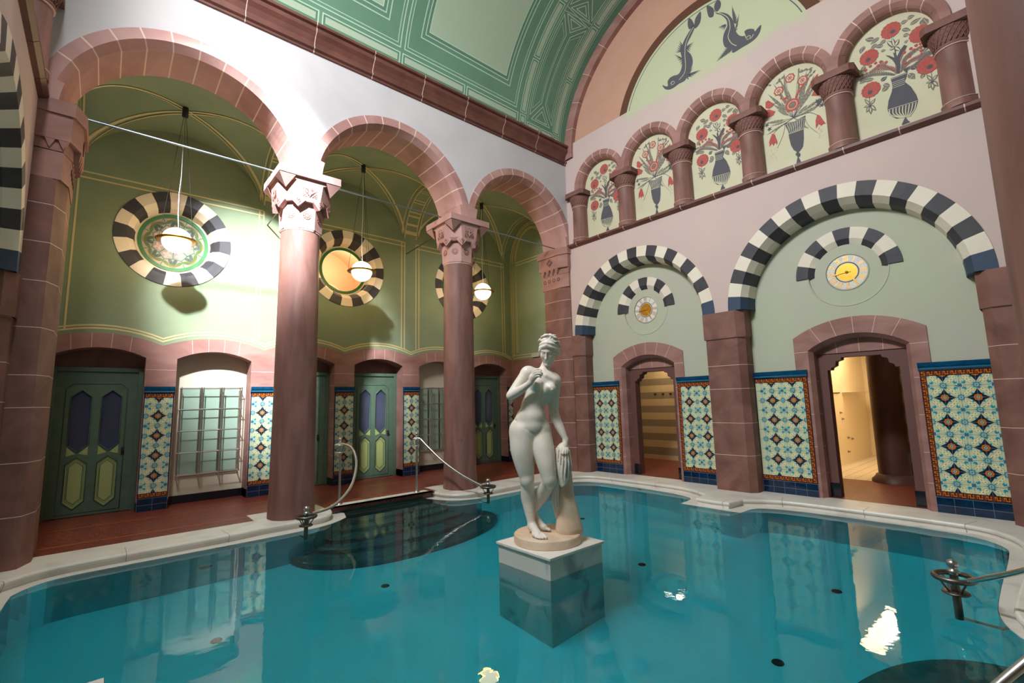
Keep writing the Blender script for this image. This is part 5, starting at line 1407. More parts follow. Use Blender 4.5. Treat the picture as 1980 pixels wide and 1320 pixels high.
def mural_A(cy):
    o = []
    Lc = lambda x, y: L1(x, y, cy)
    mu = Mural(lambda a, b, d: (XR+.165+d, -a, 5.40+b)); rnd = random.Random(5)
    mu.m.tess([[(-.54, 0), (.54, 0), (.54, 1.9), (-.54, 1.9)]], lambda a, b: (XR+.166, -a, 5.40+b), 0)
    G, RED, LF, MV, LT = 1, 2, 3, 4, 5
    # stems and leaves
    for (a, b, w, mi) in [((830, 300), (760, 300), .035, LF), ((870, 280), (800, 340), .03, LF), ((760, 350), (720, 400), .03, LF), ((850, 330), (800, 380), .03, LF), ((900, 350), (830, 350), .03, LF), ((920, 300), (870, 340), .03, LF),
                          ((1030, 180), (1090, 150), .03, LF), ((1080, 140), (1140, 115), .03, LF), ((1100, 190), (1190, 130), .03, LF), ((1040, 220), (1110, 230), .028, LF), ((1190, 190), (1215, 130), .035, LF), ((1240, 180), (1200, 135), .03, LF), ((1050, 270), (1100, 260), .028, LF),
                          ((1250, 250), (1290, 290), .035, LF), ((1240, 290), (1280, 270), .03, LF), ((740, 360), (725, 410), .03, LF), ((760, 500), (730, 550), .03, LF), ((780, 600), (715, 640), .028, LF), ((830, 600), (740, 620), .03, LF), ((880, 620), (930, 580), .03, G),
                          ((1180, 420), (1320, 380), .028, LF), ((1200, 400), (1260, 330), .028, LF), ((1210, 560), (1190, 600), .028, LF), ((1230, 400), (1215, 460), .03, LF), ((890, 700), (950, 640), .035, LF), ((900, 640), (950, 660), .03, LF), ((1090, 560), (1145, 600), .035, LF), ((1100, 600), (1140, 560), .03, LF), ((1110, 510), (1160, 520), .03, G),
                          ((870, 520), (900, 460), .03, LF), ((880, 390), (920, 380), .02, LF), ((1060, 330), (1090, 300), .02, LF), ((960, 270), (930, 300), .022, LF)]:
        mu.p(leafp(Lc(*a), Lc(*b), w*1.05), mi); A_, B_ = Vector(Lc(*a)), Vector(Lc(*b)); mu.st([tuple(A_), tuple(A_+(B_-A_)*.8)], .005, LT)
    # long mauve sprays
    for pts, mi in [([(1005, 560), (960, 520), (860, 530), (700, 590)], MV), ([(990, 570), (900, 560), (800, 570), (720, 620)], LF), ([(1030, 550), (1100, 470), (1180, 430), (1200, 400)], MV), ([(1040, 540), (1060, 460), (1120, 400), (1240, 330)], LF), ([(1000, 550), (1010, 480), (1040, 400), (1070, 350)], MV), ([(980, 540), (900, 500), (850, 520), (790, 560)], MV), ([(1060, 540), (1150, 490), (1230, 420), (1320, 380)], LF)]:
        P = crom([Lc(*p) for p in pts], 6); n = len(P)
        for i, q in enumerate(P[1:-1]):
            d = (P[i+2]-P[i]).normalized(); nn = Vector((-d.y, d.x)); f_ = .03*sin(pi*(i+1)/n)+.008
            for s in (1, -1): mu.p(leafp(q-d*.02, q+d*.02+nn*s*f_, .009), mi)
        mu.st([tuple(q) for q in P], .007, G)
    # central dark stalk with jagged leaves
    mu.p(local([(1005, 560), (1000, 500), (968, 455), (915, 420), (950, 425), (985, 440), (975, 400), (995, 405), (1005, 430), (1030, 380), (1060, 340), (1080, 350), (1060, 390), (1025, 440), (1030, 500), (1025, 560)], cy), G)
    mu.p(local([(1080, 560), (1050, 530), (1110, 500), (1090, 520)], cy), G)
    # bow
    for a, b, w in (((985, 355), (925, 310), .03), ((985, 355), (1020, 295), .03), ((985, 355), (965, 285), .022), ((985, 360), (1030, 385), .026), ((985, 360), (945, 380), .022)):
        mu.p(leafp(Lc(*a), Lc(*b), w), G); mu.p(leafp(Lc(*a), Lc(*b), w*.5), 0)
    mu.st([Lc(985, 355), Lc(995, 420)], .012, G)
    # hanging irises
    for cx_, cy_ in ((800, 800), (1275, 615)):
        mu.st([Lc(cx_-8, cy_-60), Lc(cx_, cy_)], .005, G)
        for dx, dy, w in ((-45, -45, .022), (40, -50, .022), (-30, 60, .026), (5, 75, .026), (45, 45, .026), (-50, 20, .018)):
            mu.p(leafp(Lc(cx_, cy_), Lc(cx_+dx, cy_+dy), w), LF)
            mu.p(leafp(Lc(cx_+dx*.2, cy_+dy*.2), Lc(cx_+dx*.8, cy_+dy*.8), w*.35), 0)
        mu.circ(Lc(cx_, cy_+10), .018, G)
    # flowers
    for x, y, r in ((957, 230, .135), (1180, 255, .140), (790, 437, .135), (1240, 497, .140), (805, 685, .135)):
        c = Lc(x, y)
        mu.p(lobed(c[0], c[1], r*.92, 14, .12, k=3), RED)
        for k in range(26):
            a = rnd.uniform(0, 2*pi); q = r*rnd.uniform(.25, .8); s_ = r*.13
            mu.st([(c[0]+q*cos(a)+s_*cos(a+1.2), c[1]+q*sin(a)+s_*sin(a+1.2)), (c[0]+(q+s_)*cos(a), c[1]+(q+s_)*sin(a)), (c[0]+q*cos(a)+s_*cos(a-1.2), c[1]+q*sin(a)+s_*sin(a-1.2))], .0035, MV)
        mu.p(lobed(c[0]+.02*(1 if x > 900 else -.6), c[1]-.035, r*.25, 8, .2), G)
    for x, y in ((1270, 318), (1232, 320), (1185, 332), (1318, 335), (1272, 345), (1215, 345), (1150, 345), (1110, 370), (1060, 400), (1180, 360), (880, 470), (840, 480), (800, 505), (765, 535), (920, 475), (1065, 480), (1100, 430), (860, 500), (1135, 380), (1190, 385)):
        mu.circ(Lc(x, y), .021, RED, n=10)
    # vase
    mu.p(local([(955, 600), (1085, 548), (1075, 590), (1062, 622), (1110, 660), (1150, 720), (1165, 765), (1150, 820), (1115, 870), (1072, 893), (1085, 915), (1105, 930), (1040, 955), (1055, 920), (1068, 893), (1000, 905), (950, 880), (932, 835), (940, 770), (965, 700), (970, 665), (965, 630)], cy), G)
    for i in range(9):
        t = (i+.5)/9; a = Lc(935+t*228, 838-t*68); b = Lc(1030+t*75, 900-t*12); mid = (Lc(945+t*205, 880-t*50))
        mu.st([tuple(q) for q in crom([(a[0], a[1]-.01), mid, b], 4)], .012, 0)
    mu.st([Lc(936, 838), Lc(1163, 768)], .007, 0)
    for y_ in (0, 14, 28, 42): mu.st([Lc(968, 632+y_), Lc(1064, 598+y_)], .006, 0)
    mu.st([Lc(957, 606), Lc(1083, 556)], .006, 0)
    return mu.m
def mural_B(cy):
    Lc = lambda x, y: L1(x, y, cy)
    mu = Mural(lambda a, b, d: (XR+.165+d, -a, 5.40+b)); rnd = random.Random(9)
    mu.m.tess([[(-.54, 0), (.54, 0), (.54, 1.9), (-.54, 1.9)]], lambda a, b: (XR+.166, -a, 5.40+b), 0)
    G, RED, LF, MV = 1, 2, 3, 4
    root = Lc(215, 900)
    for tx, ty, w in [(20, 720, .03), (60, 640, .026), (110, 610, .024), (140, 560, .02), (250, 540, .02), (315, 540, .03), (345, 560, .03), (370, 575, .026), (400, 620, .024), (440, 740, .03), (420, 790, .03), (60, 800, .03), (0, 940, .03), (10, 1030, .02), (45, 960, .02), (110, 720, .03), (170, 690, .024), (300, 690, .03), (350, 680, .03), (260, 740, .026), (320, 800, .03), (380, 830, .026), (90, 840, .03), (120, 780, .026), (330, 980, .024), (300, 930, .02)]:
        b = Vector(Lc(tx, ty)); a = Vector(root)+(b-Vector(root))*.32
        mu.st([root, tuple(b)], .005, G); mu.p(leafp(tuple(a), tuple(b), w*.8, rnd.uniform(-.06, .06)), LF)
        for k in range(4):
            q = a+(b-a)*(.2+.18*k); d = (b-a).normalized(); n_ = Vector((-d.y, d.x))
            for s in (1, -1): mu.st([tuple(q), tuple(q+d*.03+n_*s*.022)], .003, 0)
    for x, y in ((410, 780), (425, 760), (440, 745), (400, 800), (10, 955), (30, 985), (395, 770), (430, 800)): mu.p(star(*Lc(x, y), .045, .018, 5, rnd.random()*3), G)
    for tx, ty in [(250, 545), (290, 540), (330, 530), (360, 560), (100, 620), (120, 600), (70, 790), (20, 650), (330, 560)]:
        for k in range(3):
            a = rnd.uniform(0, 6.28); c = Lc(tx, ty); mu.p(leafp(c, (c[0]+.06*cos(a), c[1]+.06*sin(a)), .014), LF)
    for x, y in ((185, 595), (282, 612), (100, 695)):
        c = Lc(x, y); mu.p(lobed(*c, .085, 8, .25, k=3), RED); mu.p(lobed(*c, .060, 8, .25, k=3), 0); mu.p(lobed(*c, .045, 6, .3, k=3), RED)
        for k in range(8): mu.st([c, (c[0]+.04*cos(k*pi/4), c[1]+.04*sin(k*pi/4))], .006, 0)
        mu.circ(c, .012, G)
    c = Lc(205, 800); mu.p(lobed(*c, .120, 18, .25, k=3), RED); mu.p(lobed(*c, .085, 16, .3, k=3), 0); mu.p(lobed(*c, .075, 16, .35, k=3), RED); mu.circ(c, .046, LF)
    for pts in ([(345, 620), (400, 560), (395, 610), (420, 640), (385, 660), (350, 680), (340, 650)], [(350, 730), (370, 690), (420, 650), (415, 690), (440, 700), (400, 730)], [(0, 780), (20, 765), (70, 795), (50, 815), (30, 830), (0, 825)], [(0, 840), (30, 835), (75, 850), (60, 880), (20, 900), (0, 895)]):
        mu.p(local(pts, cy), RED); q = local(pts, cy); cx_ = sum(p[0] for p in q)/len(q); cz_ = sum(p[1] for p in q)/len(q); mu.st([q[0], (cx_, cz_), q[3]], .004, MV)
    for pts in ([(30, 1120), (28, 1080), (50, 1020), (70, 1025), (92, 1085), (85, 1105), (75, 1085), (60, 1115), (50, 1095)], [(385, 980), (382, 920), (395, 875), (415, 880), (460, 945), (440, 945), (425, 960), (405, 945)]):
        mu.p(local(pts, cy), RED)
    for x0, y0 in ((60, 1110), (420, 950)):
        for k in range(14):
            c = Lc(x0+rnd.uniform(-22, 22), y0+8+k*7); mu.st([tuple(c), (c[0]+rnd.uniform(-.02, .02), c[1]-.018)], .003, MV)
    mu.st([tuple(p) for p in crom([root, Lc(120, 960), Lc(60, 1020)], 6)], .006, G); mu.st([tuple(p) for p in crom([root, Lc(330, 860), Lc(400, 880)], 6)], .006, G)
    mu.st([tuple(p) for p in crom([Lc(300, 900), Lc(330, 960), Lc(400, 1015)], 6)], .006, LF); mu.st([tuple(p) for p in crom([Lc(150, 960), Lc(130, 1040), Lc(90, 1130)], 6)], .006, LF)
    for x, y in ((250, 700), (240, 720), (262, 690), (150, 750), (135, 760), (165, 745), (235, 735), (270, 670), (285, 650), (120, 750), (150, 775)): mu.p(lobed(*Lc(x, y), .02, 5, .2), RED)
    # goblet
    mu.p(local([(135, 945), (220, 925), (305, 880), (300, 930), (290, 985), (292, 1060), (285, 1120), (262, 1152), (252, 1160), (268, 1175), (262, 1195), (252, 1198), (275, 1242), (235, 1252), (245, 1198), (228, 1178), (240, 1160), (215, 1145), (195, 1110), (182, 1060), (175, 1020), (158, 975)], cy), G)
    for k in range(9):
        t = k/8
        mu.st([Lc(150+t*145, 958-t*55), Lc(180+t*105, 1024-t*36)], .006, 0); 
        if k < 8: mu.st([Lc(168+t*130, 952-t*50), Lc(176+t*100, 1024-t*36)], .004, 0)
    mu.st([Lc(175, 1025), Lc(290, 985)], .006, 0); mu.st([Lc(145, 955), Lc(302, 895)], .006, 0)
    return mu.m
MMT = ['panelcream', 'figure', 'fl_red', 'fl_leaf', 'fl_mauve', 'panelcream']
pos = ['nearest the corner', 'second from the corner', 'middle of the five', 'fourth from the corner', 'rightmost and largest in view']
proto = {}
for k, c in enumerate(NICH):
    typ = 'A' if k % 2 == 0 else 'B'
    if typ not in proto:
        mm = (mural_A(NICH[4]) if typ == 'A' else mural_B(NICH[3]))
        o = mm.build('flower_panel', MMT); proto[typ] = o; o.location = (0, c, 0)
    else:
        o = proto[typ].copy(); COL.objects.link(o); o.location = (0, c, 0)
    tag(o, ('painted panel of red flowers in a dark ribbed vase, ' if typ == 'A' else 'painted panel of tulips and red flowers in a tall goblet, ')+pos[k], 'mural', 'painted flower panels of the arcade')

# ---------------- dolphins on the tympanum
C3 = lambda x, y: (1060+x/3.952, y/3.952)
def T3(P): return [(lambda q: (q.y, q.z))(at(*C3(x, y), 0, XR-.002)) for x, y in P]
def dolphin(body, tails, fins, lines, eye, label):
    m = M(); f = lambda l: (lambda a, b: (XR-.0025-.001*l, a, b))
    for P in [body]+tails: m.tess([[tuple(q) for q in crom(T3(P), 3, closed=True)]], f(1), 0)
    for root, tip0, tip1, n, w in fins:
        r0, a, b = [Vector(q) for q in T3([root, tip0, tip1])]
        for k in range(n):
            t = k/(n-1); tip = a+(b-a)*t; m.tess([leafp(tuple(r0+(tip-r0)*.12), tuple(tip), w*.55)], f(1.3+.02*k), 0)
            m_ = r0+(tip-r0)*.5
    for P in lines: stroke(m, [tuple(q) for q in crom(T3(P), 5)], .012, f(2), 1)
    e = T3([eye])[0]; stroke(m, arc(e[0], e[1], .035, 0, 2*pi, 14)[:-1], .010, f(2), 1, closed=True)
    tag(m.build('painted_dolphin', ['figure', 'cream']), label, 'painting', 'painted dolphins of the tympanum')
dolphin([(872, 650), (900, 660), (915, 655), (912, 625), (930, 595), (960, 578), (990, 570), (1010, 545), (1022, 500), (1020, 440), (1012, 390), (1030, 330), (1060, 270), (1095, 215), (1112, 190), (1118, 215), (1095, 270), (1065, 330), (1060, 380), (1090, 415), (1105, 460), (1098, 510), (1075, 555), (1060, 590), (1040, 620), (1000, 640), (960, 670), (925, 685), (892, 680)],
        [[(1112, 195), (1080, 225), (1066, 190), (1072, 140), (1095, 148), (1112, 180)], [(1116, 200), (1122, 150), (1140, 115), (1165, 88), (1168, 140), (1155, 185), (1125, 218)]],
        [((1040, 390), (1005, 308), (970, 400), 6, .020), ((1035, 450), (965, 420), (1010, 500), 5, .018), ((1050, 580), (1110, 510), (1075, 608), 6, .022), ((1062, 570), (1170, 535), (1100, 590), 5, .020), ((1048, 360), (1115, 322), (1085, 395), 5, .018)],
        [[(1112, 205), (1075, 270), (1050, 340), (1045, 420), (1050, 500), (1040, 560), (1000, 610)], [(935, 640), (950, 620), (968, 632)]], (952, 634),
        'grey painted dolphin diving to the left at the lower left of the pale tympanum')
dolphin([(1262, 75), (1290, 92), (1330, 95), (1375, 110), (1410, 150), (1425, 200), (1440, 250), (1470, 275), (1505, 270), (1500, 240), (1530, 222), (1570, 222), (1580, 240), (1600, 215), (1628, 190), (1620, 240), (1590, 290), (1540, 330), (1480, 365), (1425, 400), (1405, 400), (1412, 370), (1380, 365), (1350, 360), (1335, 310), (1345, 250), (1368, 200), (1360, 150), (1320, 115), (1285, 105)],
        [[(1265, 72), (1240, 48), (1212, 45), (1215, 90), (1230, 132), (1262, 125)], [(1268, 68), (1275, 25), (1300, 0), (1320, 20), (1315, 60), (1290, 90)]],
        [((1420, 190), (1405, 40), (1455, 150), 7, .022), ((1425, 240), (1462, 100), (1450, 215), 4, .018), ((1365, 180), (1295, 215), (1340, 235), 5, .016), ((1425, 350), (1340, 380), (1280, 475), 6, .022), ((1425, 350), (1290, 470), (1400, 400), 5, .018)],
        [[(1275, 90), (1330, 108), (1375, 140), (1390, 210), (1375, 280), (1400, 330), (1440, 350)], [(1505, 270), (1520, 300), (1550, 290), (1570, 262)]], (1530, 288),
        'grey painted dolphin with a pointed snout facing right on the pale tympanum')

# ---------------- handrails
def handrail(sx, sy, label):
    """sx: -1 for the rail by the near column, +1 for the far one; sy mirrors to the near bank"""
    fy = (lambda y: y) if sy > 0 else (lambda y: 2*YC-y)
    px_, py_ = (3.12, 8.14) if sx < 0 else (4.58, 8.12)
    rx, ry = (2.235, 7.02) if sx < 0 else (5.36, 6.93)
    zr = .06
    base = (px_, fy(py_), 0)
    t = thing('handrail', base, label, 'handrail', 'curved steel handrails of the pool stairs')
    def F(x, y, z): return (x, fy(y), z)
    m = M(); m.tube([F(px_, py_, .0), F(px_, py_, .985)], .021, 14, 0); m.lathe([(.055, 0.0), (.055, .008), (.03, .02), (.022, .03)], F(px_, py_, .004), 20, 0); post = m.build('post', ['steel'], t)
    m = M(); m.lathe([(.0, .0), (.014, .0), (.016, .02), (.03, .03), (.014, .04), (.014, .05), (.026, .066), (.030, .082), (.024, .10), (.0, .108)], F(px_, py_, 1.0), 16, 0, caps=False); m.build('finial', ['steel'], post)
    m = M()
    for zz, R_, r_ in ((.985, .085, .011), (.86, .06, .008)): m.tube([F(px_+R_*cos(a), py_+R_*sin(a), zz) for a in [2*pi*i/24 for i in range(24)]], r_, 8, 0, closed=True)
    m.lathe([(.022, -.012), (.06, -.004), (.085, 0), (.06, .004), (.022, .012)], F(px_, py_, .86), 24, 0, caps=False)
    for i in range(4): a = pi/4+i*pi/2; m.tube([F(px_+.085*cos(a), py_+.085*sin(a), .985), F(px_+.05*cos(a), py_+.05*sin(a), .86)], .006, 6, 0)
    m.build('collar', ['steel'], post)
    # the lower wheel on its post in the water
    zt = zr+.02
    m = M(); m.tube([F(rx, ry, zr+.10), F(rx, ry, -.34)], .028, 14, 0); m.tube([F(rx, ry, -.30), F(rx-.0, ry+.28, -.34)], .018, 10, 0); m.build('lower_post', ['steel_dark'], t)
    m = M(); m.tube([F(rx+.125*cos(a), ry+.125*sin(a), zt+.055) for a in [2*pi*i/32 for i in range(32)]], .021, 12, 0, closed=True)
    for i in range(4): a = pi/4+i*pi/2; m.tube([F(rx+.12*cos(a), ry+.12*sin(a), zt+.05), F(rx+.05*cos(a), ry+.05*sin(a), zt-.055)], .007, 6, 0)
    m.lathe([(.02, -.075), (.085, -.070), (.092, -.062), (.085, -.054), (.02, -.050)], F(rx, ry, zt), 24, 0, caps=False)
    wheel = m.build('wheel', ['steel_dark'], t)
    m = M(); m.lathe([(.024, .0), (.030, .03), (.046, .045), (.03, .058), (.02, .064), (.036, .085), (.040, .105), (.033, .125), (.0, .14)], F(rx, ry, zt+.06), 20, 0, caps=False); m.build('ball_finial', ['steel'], wheel)
    m = M()
    if sx < 0: P = [(px_-.07, py_+.02, .985), (px_+.02, py_-.06, 1.0), (px_+.10, py_-.26, .93), (px_+.08, py_-.50, .70), (px_-.12, py_-.78, .40), (px_-.45, py_-.98, .20), (rx+.10, ry+.06, zt+.07)]
    else: P = [(px_-.05, py_+.02, .99), (px_+.03, py_-.06, .99), (px_+.10, py_-.20, .86), (px_+.25, py_-.48, .60), (px_+.45, py_-.78, .36), (rx-.08, ry+.10, zt+.07)]
    m.tube(crom([F(*p) for p in P], 8), .021, 12, 0); m.build('rail', ['steel'], t)
    return t
handrail(-1, 1, 'curved steel handrail in front of the nearest column, left of the dark steps')
handrail(1, 1, 'curved steel handrail right of the dark steps, beside the second column')
handrail(1, -1, 'steel handrail with a wheel end over the pool at the right edge of the view')
handrail(-1, -1, 'blurred steel rail crossing the bottom right corner of the view')

a_, b_ = at(1029, 691, 0, 8.73), at(1043, 681, 0, 8.73)
m = M(); m.box((8.70, min(a_.y, b_.y), min(a_.z, b_.z)), (8.75, max(a_.y, b_.y), max(a_.z, b_.z)), 0)
tag(m.build('wall_box', ['sage'], bevel=.004), 'small pale box on the green end wall of the aisle beside the statue head', 'wall box')
# ================================================================== THE MARBLE STATUE
class Field:
    def __init__(s, lo, hi, h):
        s.lo = np.array(lo, np.float32); s.h = h
        s.n = (np.ceil((np.array(hi)-np.array(lo))/h)).astype(int)+1
        s.F = np.full(s.n, 0.2, np.float32)
        s.ax = [s.lo[i]+h*np.arange(s.n[i], dtype=np.float32) for i in range(3)]
    def sub(s, lo, hi):
        a = np.clip(((np.array(lo)-s.lo)/s.h).astype(int), 0, s.n-1); b = np.clip(((np.array(hi)-s.lo)/s.h).astype(int)+2, 1, s.n)
        sl = tuple(slice(int(a[i]), int(b[i])) for i in range(3))
        X = s.ax[0][sl[0]][:, None, None]; Y = s.ax[1][sl[1]][None, :, None]; Z = s.ax[2][sl[2]][None, None, :]
        return sl, X, Y, Z
    def comb(s, sl, D, k, op):
        F = s.F[sl]
        if op == 'u':
            h = np.clip(.5+.5*(F-D)/k, 0, 1); s.F[sl] = F*(1-h)+D*h-k*h*(1-h)
        else:
            h = np.clip(.5-.5*(F+D)/k, 0, 1); s.F[sl] = F*(1-h)-D*h+k*h*(1-h)
    def cap(s, a, b, ra, rb=None, k=.02, op='u', flat=None):
        rb = ra if rb is None else rb; a = np.array(a, float); b = np.array(b, float); m_ = max(ra, rb)+.06
        sl, X, Y, Z = s.sub(np.minimum(a, b)-m_, np.maximum(a, b)+m_)
        d = b-a; L2 = max(float(d@d), 1e-9)
        t = np.clip(((X-a[0])*d[0]+(Y-a[1])*d[1]+(Z-a[2])*d[2])/L2, 0, 1)
        D = np.sqrt((X-a[0]-t*d[0])**2+(Y-a[1]-t*d[1])**2+(Z-a[2]-t*d[2])**2)-(ra+t*(rb-ra))
        s.comb(sl, D.astype(np.float32), k, op)
    def chain(s, P, R, k=.02, cr=True):
        P = [np.array(p, float) for p in P]
        if cr and len(P) > 2:          # smooth the limb's axis and thickness
            Q, RR = [], []
            for i in range(len(P)-1):
                a, b, c, d = P[max(i-1, 0)], P[i], P[i+1], P[min(i+2, len(P)-1)]; ra, rb, rc_, rd = R[max(i-1, 0)], R[i], R[i+1], R[min(i+2, len(P)-1)]
                for t in (0, .25, .5, .75):
                    f = lambda a, b, c, d: .5*(2*b+(c-a)*t+(2*a-5*b+4*c-d)*t*t+(3*b-a-3*c+d)*t**3)
                    Q.append(f(a, b, c, d)); RR.append(f(ra, rb, rc_, rd))
            P, R = Q+[P[-1]], RR+[R[-1]]
        m_ = max(R)+.06; A = np.array(P)
        sl, X, Y, Z = s.sub(A.min(0)-m_, A.max(0)+m_); D = None; tau = max(.0025, .10*min(R))
        for i in range(len(P)-1):
            a, b, ra, rb = P[i], P[i+1], R[i], R[i+1]; d = b-a; L2 = max(float(d@d), 1e-9)
            t = np.clip(((X-a[0])*d[0]+(Y-a[1])*d[1]+(Z-a[2])*d[2])/L2, 0, 1)
            E = np.sqrt((X-a[0]-t*d[0])**2+(Y-a[1]-t*d[1])**2+(Z-a[2]-t*d[2])**2)-(ra+t*(rb-ra))
            w = np.exp(-np.clip(E, -.3, .3)/tau)
            D, Wt = (E*w, w) if D is None else (D+E*w, Wt+w)
        s.comb(sl, (D/Wt).astype(np.float32), k, 'u')
    def ell(s, c, r, k=.03, op='u', rot=None):
        c = np.array(c, float); r = np.array(r, float); m_ = r.max()+.06
        sl, X, Y, Z = s.sub(c-m_, c+m_)
        x, y, z = X-c[0], Y-c[1], Z-c[2]
        if rot is not None:
            Rm = np.array(rot)       # rows = local axes
            x, y, z = [Rm[i][0]*x+Rm[i][1]*y+Rm[i][2]*z for i in range(3)]
        k0 = np.sqrt((x/r[0])**2+(y/r[1])**2+(z/r[2])**2)+1e-6
        k1 = np.sqrt((x/r[0]**2)**2+(y/r[1]**2)**2+(z/r[2]**2)**2)+1e-6
        s.comb(sl, (k0*(k0-1)/k1).astype(np.float32), k, op)
    def mesh(s):
        F = s.F; n = s.n; h = s.h
        ins = F < 0
        c8 = [ins[i:n[0]-1+i, j:n[1]-1+j, k:n[2]-1+k] for i in (0, 1) for j in (0, 1) for k in (0, 1)]
        cnt = sum(c.astype(np.int8) for c in c8)
        act = (cnt > 0) & (cnt < 8)
        idx = np.full(act.shape, -1, np.int32); I, J, K = np.nonzero(act); idx[I, J, K] = np.arange(len(I))
        acc = np.zeros((len(I), 3)); num = np.zeros(len(I))
        offs = [(i, j, k) for i in (0, 1) for j in (0, 1) for k in (0, 1)]
        for a in offs:
            for ax in range(3):
                if a[ax] == 1: continue
                b = list(a); b[ax] = 1
                fa = F[I+a[0], J+a[1], K+a[2]]; fb = F[I+b[0], J+b[1], K+b[2]]
                cr = (fa < 0) != (fb < 0); t = np.where(cr, fa/np.where(cr, fa-fb, 1), 0)
                for q in range(3): acc[:, q] += np.where(cr, a[q]+(t if q == ax else 0), 0)
                num += cr
        V = s.lo+h*(np.stack([I, J, K], 1)+acc/num[:, None])
        faces = []
        for ax in range(3):
            o = [q for q in range(3) if q != ax]
            sl0 = [slice(1, n[q]-1) for q in range(3)]; sl1 = list(sl0); sl0[ax] = slice(0, n[ax]-1); sl1[ax] = slice(1, n[ax])
            A = ins[tuple(sl0)]; B = ins[tuple(sl1)]; P = np.array(np.nonzero(A != B)); flip = A[tuple(P)]
            for q in o: P[q] += 1
            def cell(d0, d1):
                Q = P.copy(); Q[o[0]] -= d0; Q[o[1]] -= d1; return idx[tuple(Q)]
            q4 = np.stack([cell(1, 1), cell(0, 1), cell(0, 0), cell(1, 0)], 1)
            fl = flip if ax != 1 else ~flip
            q4 = np.where(fl[:, None], q4, q4[:, ::-1]); faces.append(q4)
        return V, np.concatenate(faces)

SO = Vector((3.83, 3.83, 0)); _q = math.sqrt(.5)
def SW(u, d, z): return (SO.x+u*_q+d*_q, SO.y-u*_q+d*_q, z)
def field_obj(F, name, m_, parent):
    V, Q = F.mesh()
    Wv = np.stack([SO.x+(V[:, 0]+V[:, 1])*_q, SO.y+(V[:, 1]-V[:, 0])*_q, V[:, 2]], 1)-np.array(parent.location)
    me = bpy.data.meshes.new(name); me.vertices.add(len(Wv)); me.vertices.foreach_set('co', Wv.astype(np.float32).ravel())
    me.loops.add(Q.size); me.loops.foreach_set('vertex_index', Q.astype(np.int32).ravel())
    me.polygons.add(len(Q)); me.polygons.foreach_set('loop_start', np.arange(0, Q.size, 4, dtype=np.int32))
    me.polygons.foreach_set('use_smooth', np.ones(len(Q), bool)); me.update(calc_edges=True); me.validate()
    me.materials.append(MT[m_]); o = bpy.data.objects.new(name, me); COL.objects.link(o); o.parent = parent
    sm = o.modifiers.new('smooth', 'SMOOTH'); sm.factor = .5; sm.iterations = 2
    return o
st = thing('statue', SW(-.045, .02, .115), 'white marble statue of a standing woman on the square pedestal in the pool', 'statue')

B = Field((-.54, -.42, .19), (.36, .36, 2.44), .0055)
# ---- torso
B.ell((-.205, .045, 1.335), (.225, .150, .150), .03)
B.ell((-.30, .05, 1.27), (.135, .14, .18), .05)
B.ell((-.10, .04, 1.28), (.135, .13, .16), .05)
B.ell((-.185, .02, 1.47), (.170, .118, .130), .06)
B.ell((-.150, -.045, 1.475), (.095, .075, .110), .05)
B.ell((-.160, -.055, 1.36), (.080, .060, .060), .05)
B.cap((-.165, .035, 1.60), (-.110, .035, 1.70), .128, .135, .05)
B.ell((-.068, .04, 1.80), (.172, .118, .19), .05)
B.ell((-.045, .055, 1.92), (.175, .085, .09), .05)
B.cap((-.18, .06, 1.965), (.085, .06, 1.875), .072, .068, .05)
B.chain([(-.035, .07, 1.95), (-.005, .075, 2.04), (.040, .085, 2.14)], [.066, .057, .056], .035)
B.cap((-.012, -.035, 1.935), (-.15, -.02, 1.985), .012, .012, .03)      # collar bones
B.cap((.006, -.035, 1.925), (.095, -.01, 1.885), .012, .012, .03)
B.ell((-.118, -.070, 1.832), (.066, .060, .066), .04)
B.ell((.050, -.062, 1.778), (.062, .058, .064), .045)
B.ell((-.124, -.128, 1.826), (.008, .010, .008), .012); B.ell((.064, -.120, 1.768), (.008, .010, .008), .012)
B.cap((-.035, -.085, 1.83), (-.055, -.085, 1.66), .006, .006, .03, 's')
B.ell((-.090, -.120, 1.560), (.012, .025, .014), .02, 's')          # navel
B.cap((-.36, -.02, 1.43), (-.24, -.11, 1.335), .006, .006, .035, 's'); B.cap((-.06, -.10, 1.335), (-.135, -.115, 1.255), .008, .008, .03, 's')
B.cap((-.24, -.115, 1.335), (-.140, -.115, 1.25), .008, .008, .03, 's')
B.chain([(-.33, -.03, 1.66), (-.22, -.10, 1.64), (-.10, -.11, 1.60), (-.02, -.06, 1.60)], [.004]*4, .02) if False else None
B.cap((-.30, -.06, 1.635), (-.20, -.105, 1.628), .004, .006, .02, 's'); B.cap((-.20, -.105, 1.628), (-.09, -.115, 1.595), .006, .004, .02, 's')
# ---- right leg, standing
RL = [(-.280, .03, 1.29), (-.290, .0, 1.12), (-.272, -.02, .95), (-.250, -.02, .80)]
B.chain(RL, [.155, .143, .114, .082], .03)
B.ell((-.248, -.055, .765), (.062, .055, .070), .03)
B.chain([(-.250, -.01, .77), (-.245, .02, .62), (-.240, .03, .52), (-.222, .0, .36), (-.212, -.01, .29)], [.076, .078, .074, .050, .043], .025)
B.ell((-.252, .045, .60), (.070, .065, .12), .03)
B.cap((-.212, .01, .275), (-.208, .02, .245), .044, .040, .02)
B.cap((-.205, -.02, .275), (-.140, -.185, .240), .048, .036, .03)
B.ell((-.155, -.16, .232), (.058, .075, .030), .03)
for i, (tu, td, r) in enumerate([(-.055, -.262, .020), (-.088, -.272, .0145), (-.114, -.270, .0135), (-.138, -.262, .0125), (-.160, -.245, .012)]):
    bu, bd = -.105-.024*i, -.195+.008*i
    B.chain([(bu, bd, .240), ((bu+tu)/2, (bd+td)/2, .240), (tu, td, .222)], [r*1.05, r, r*.9], .006)
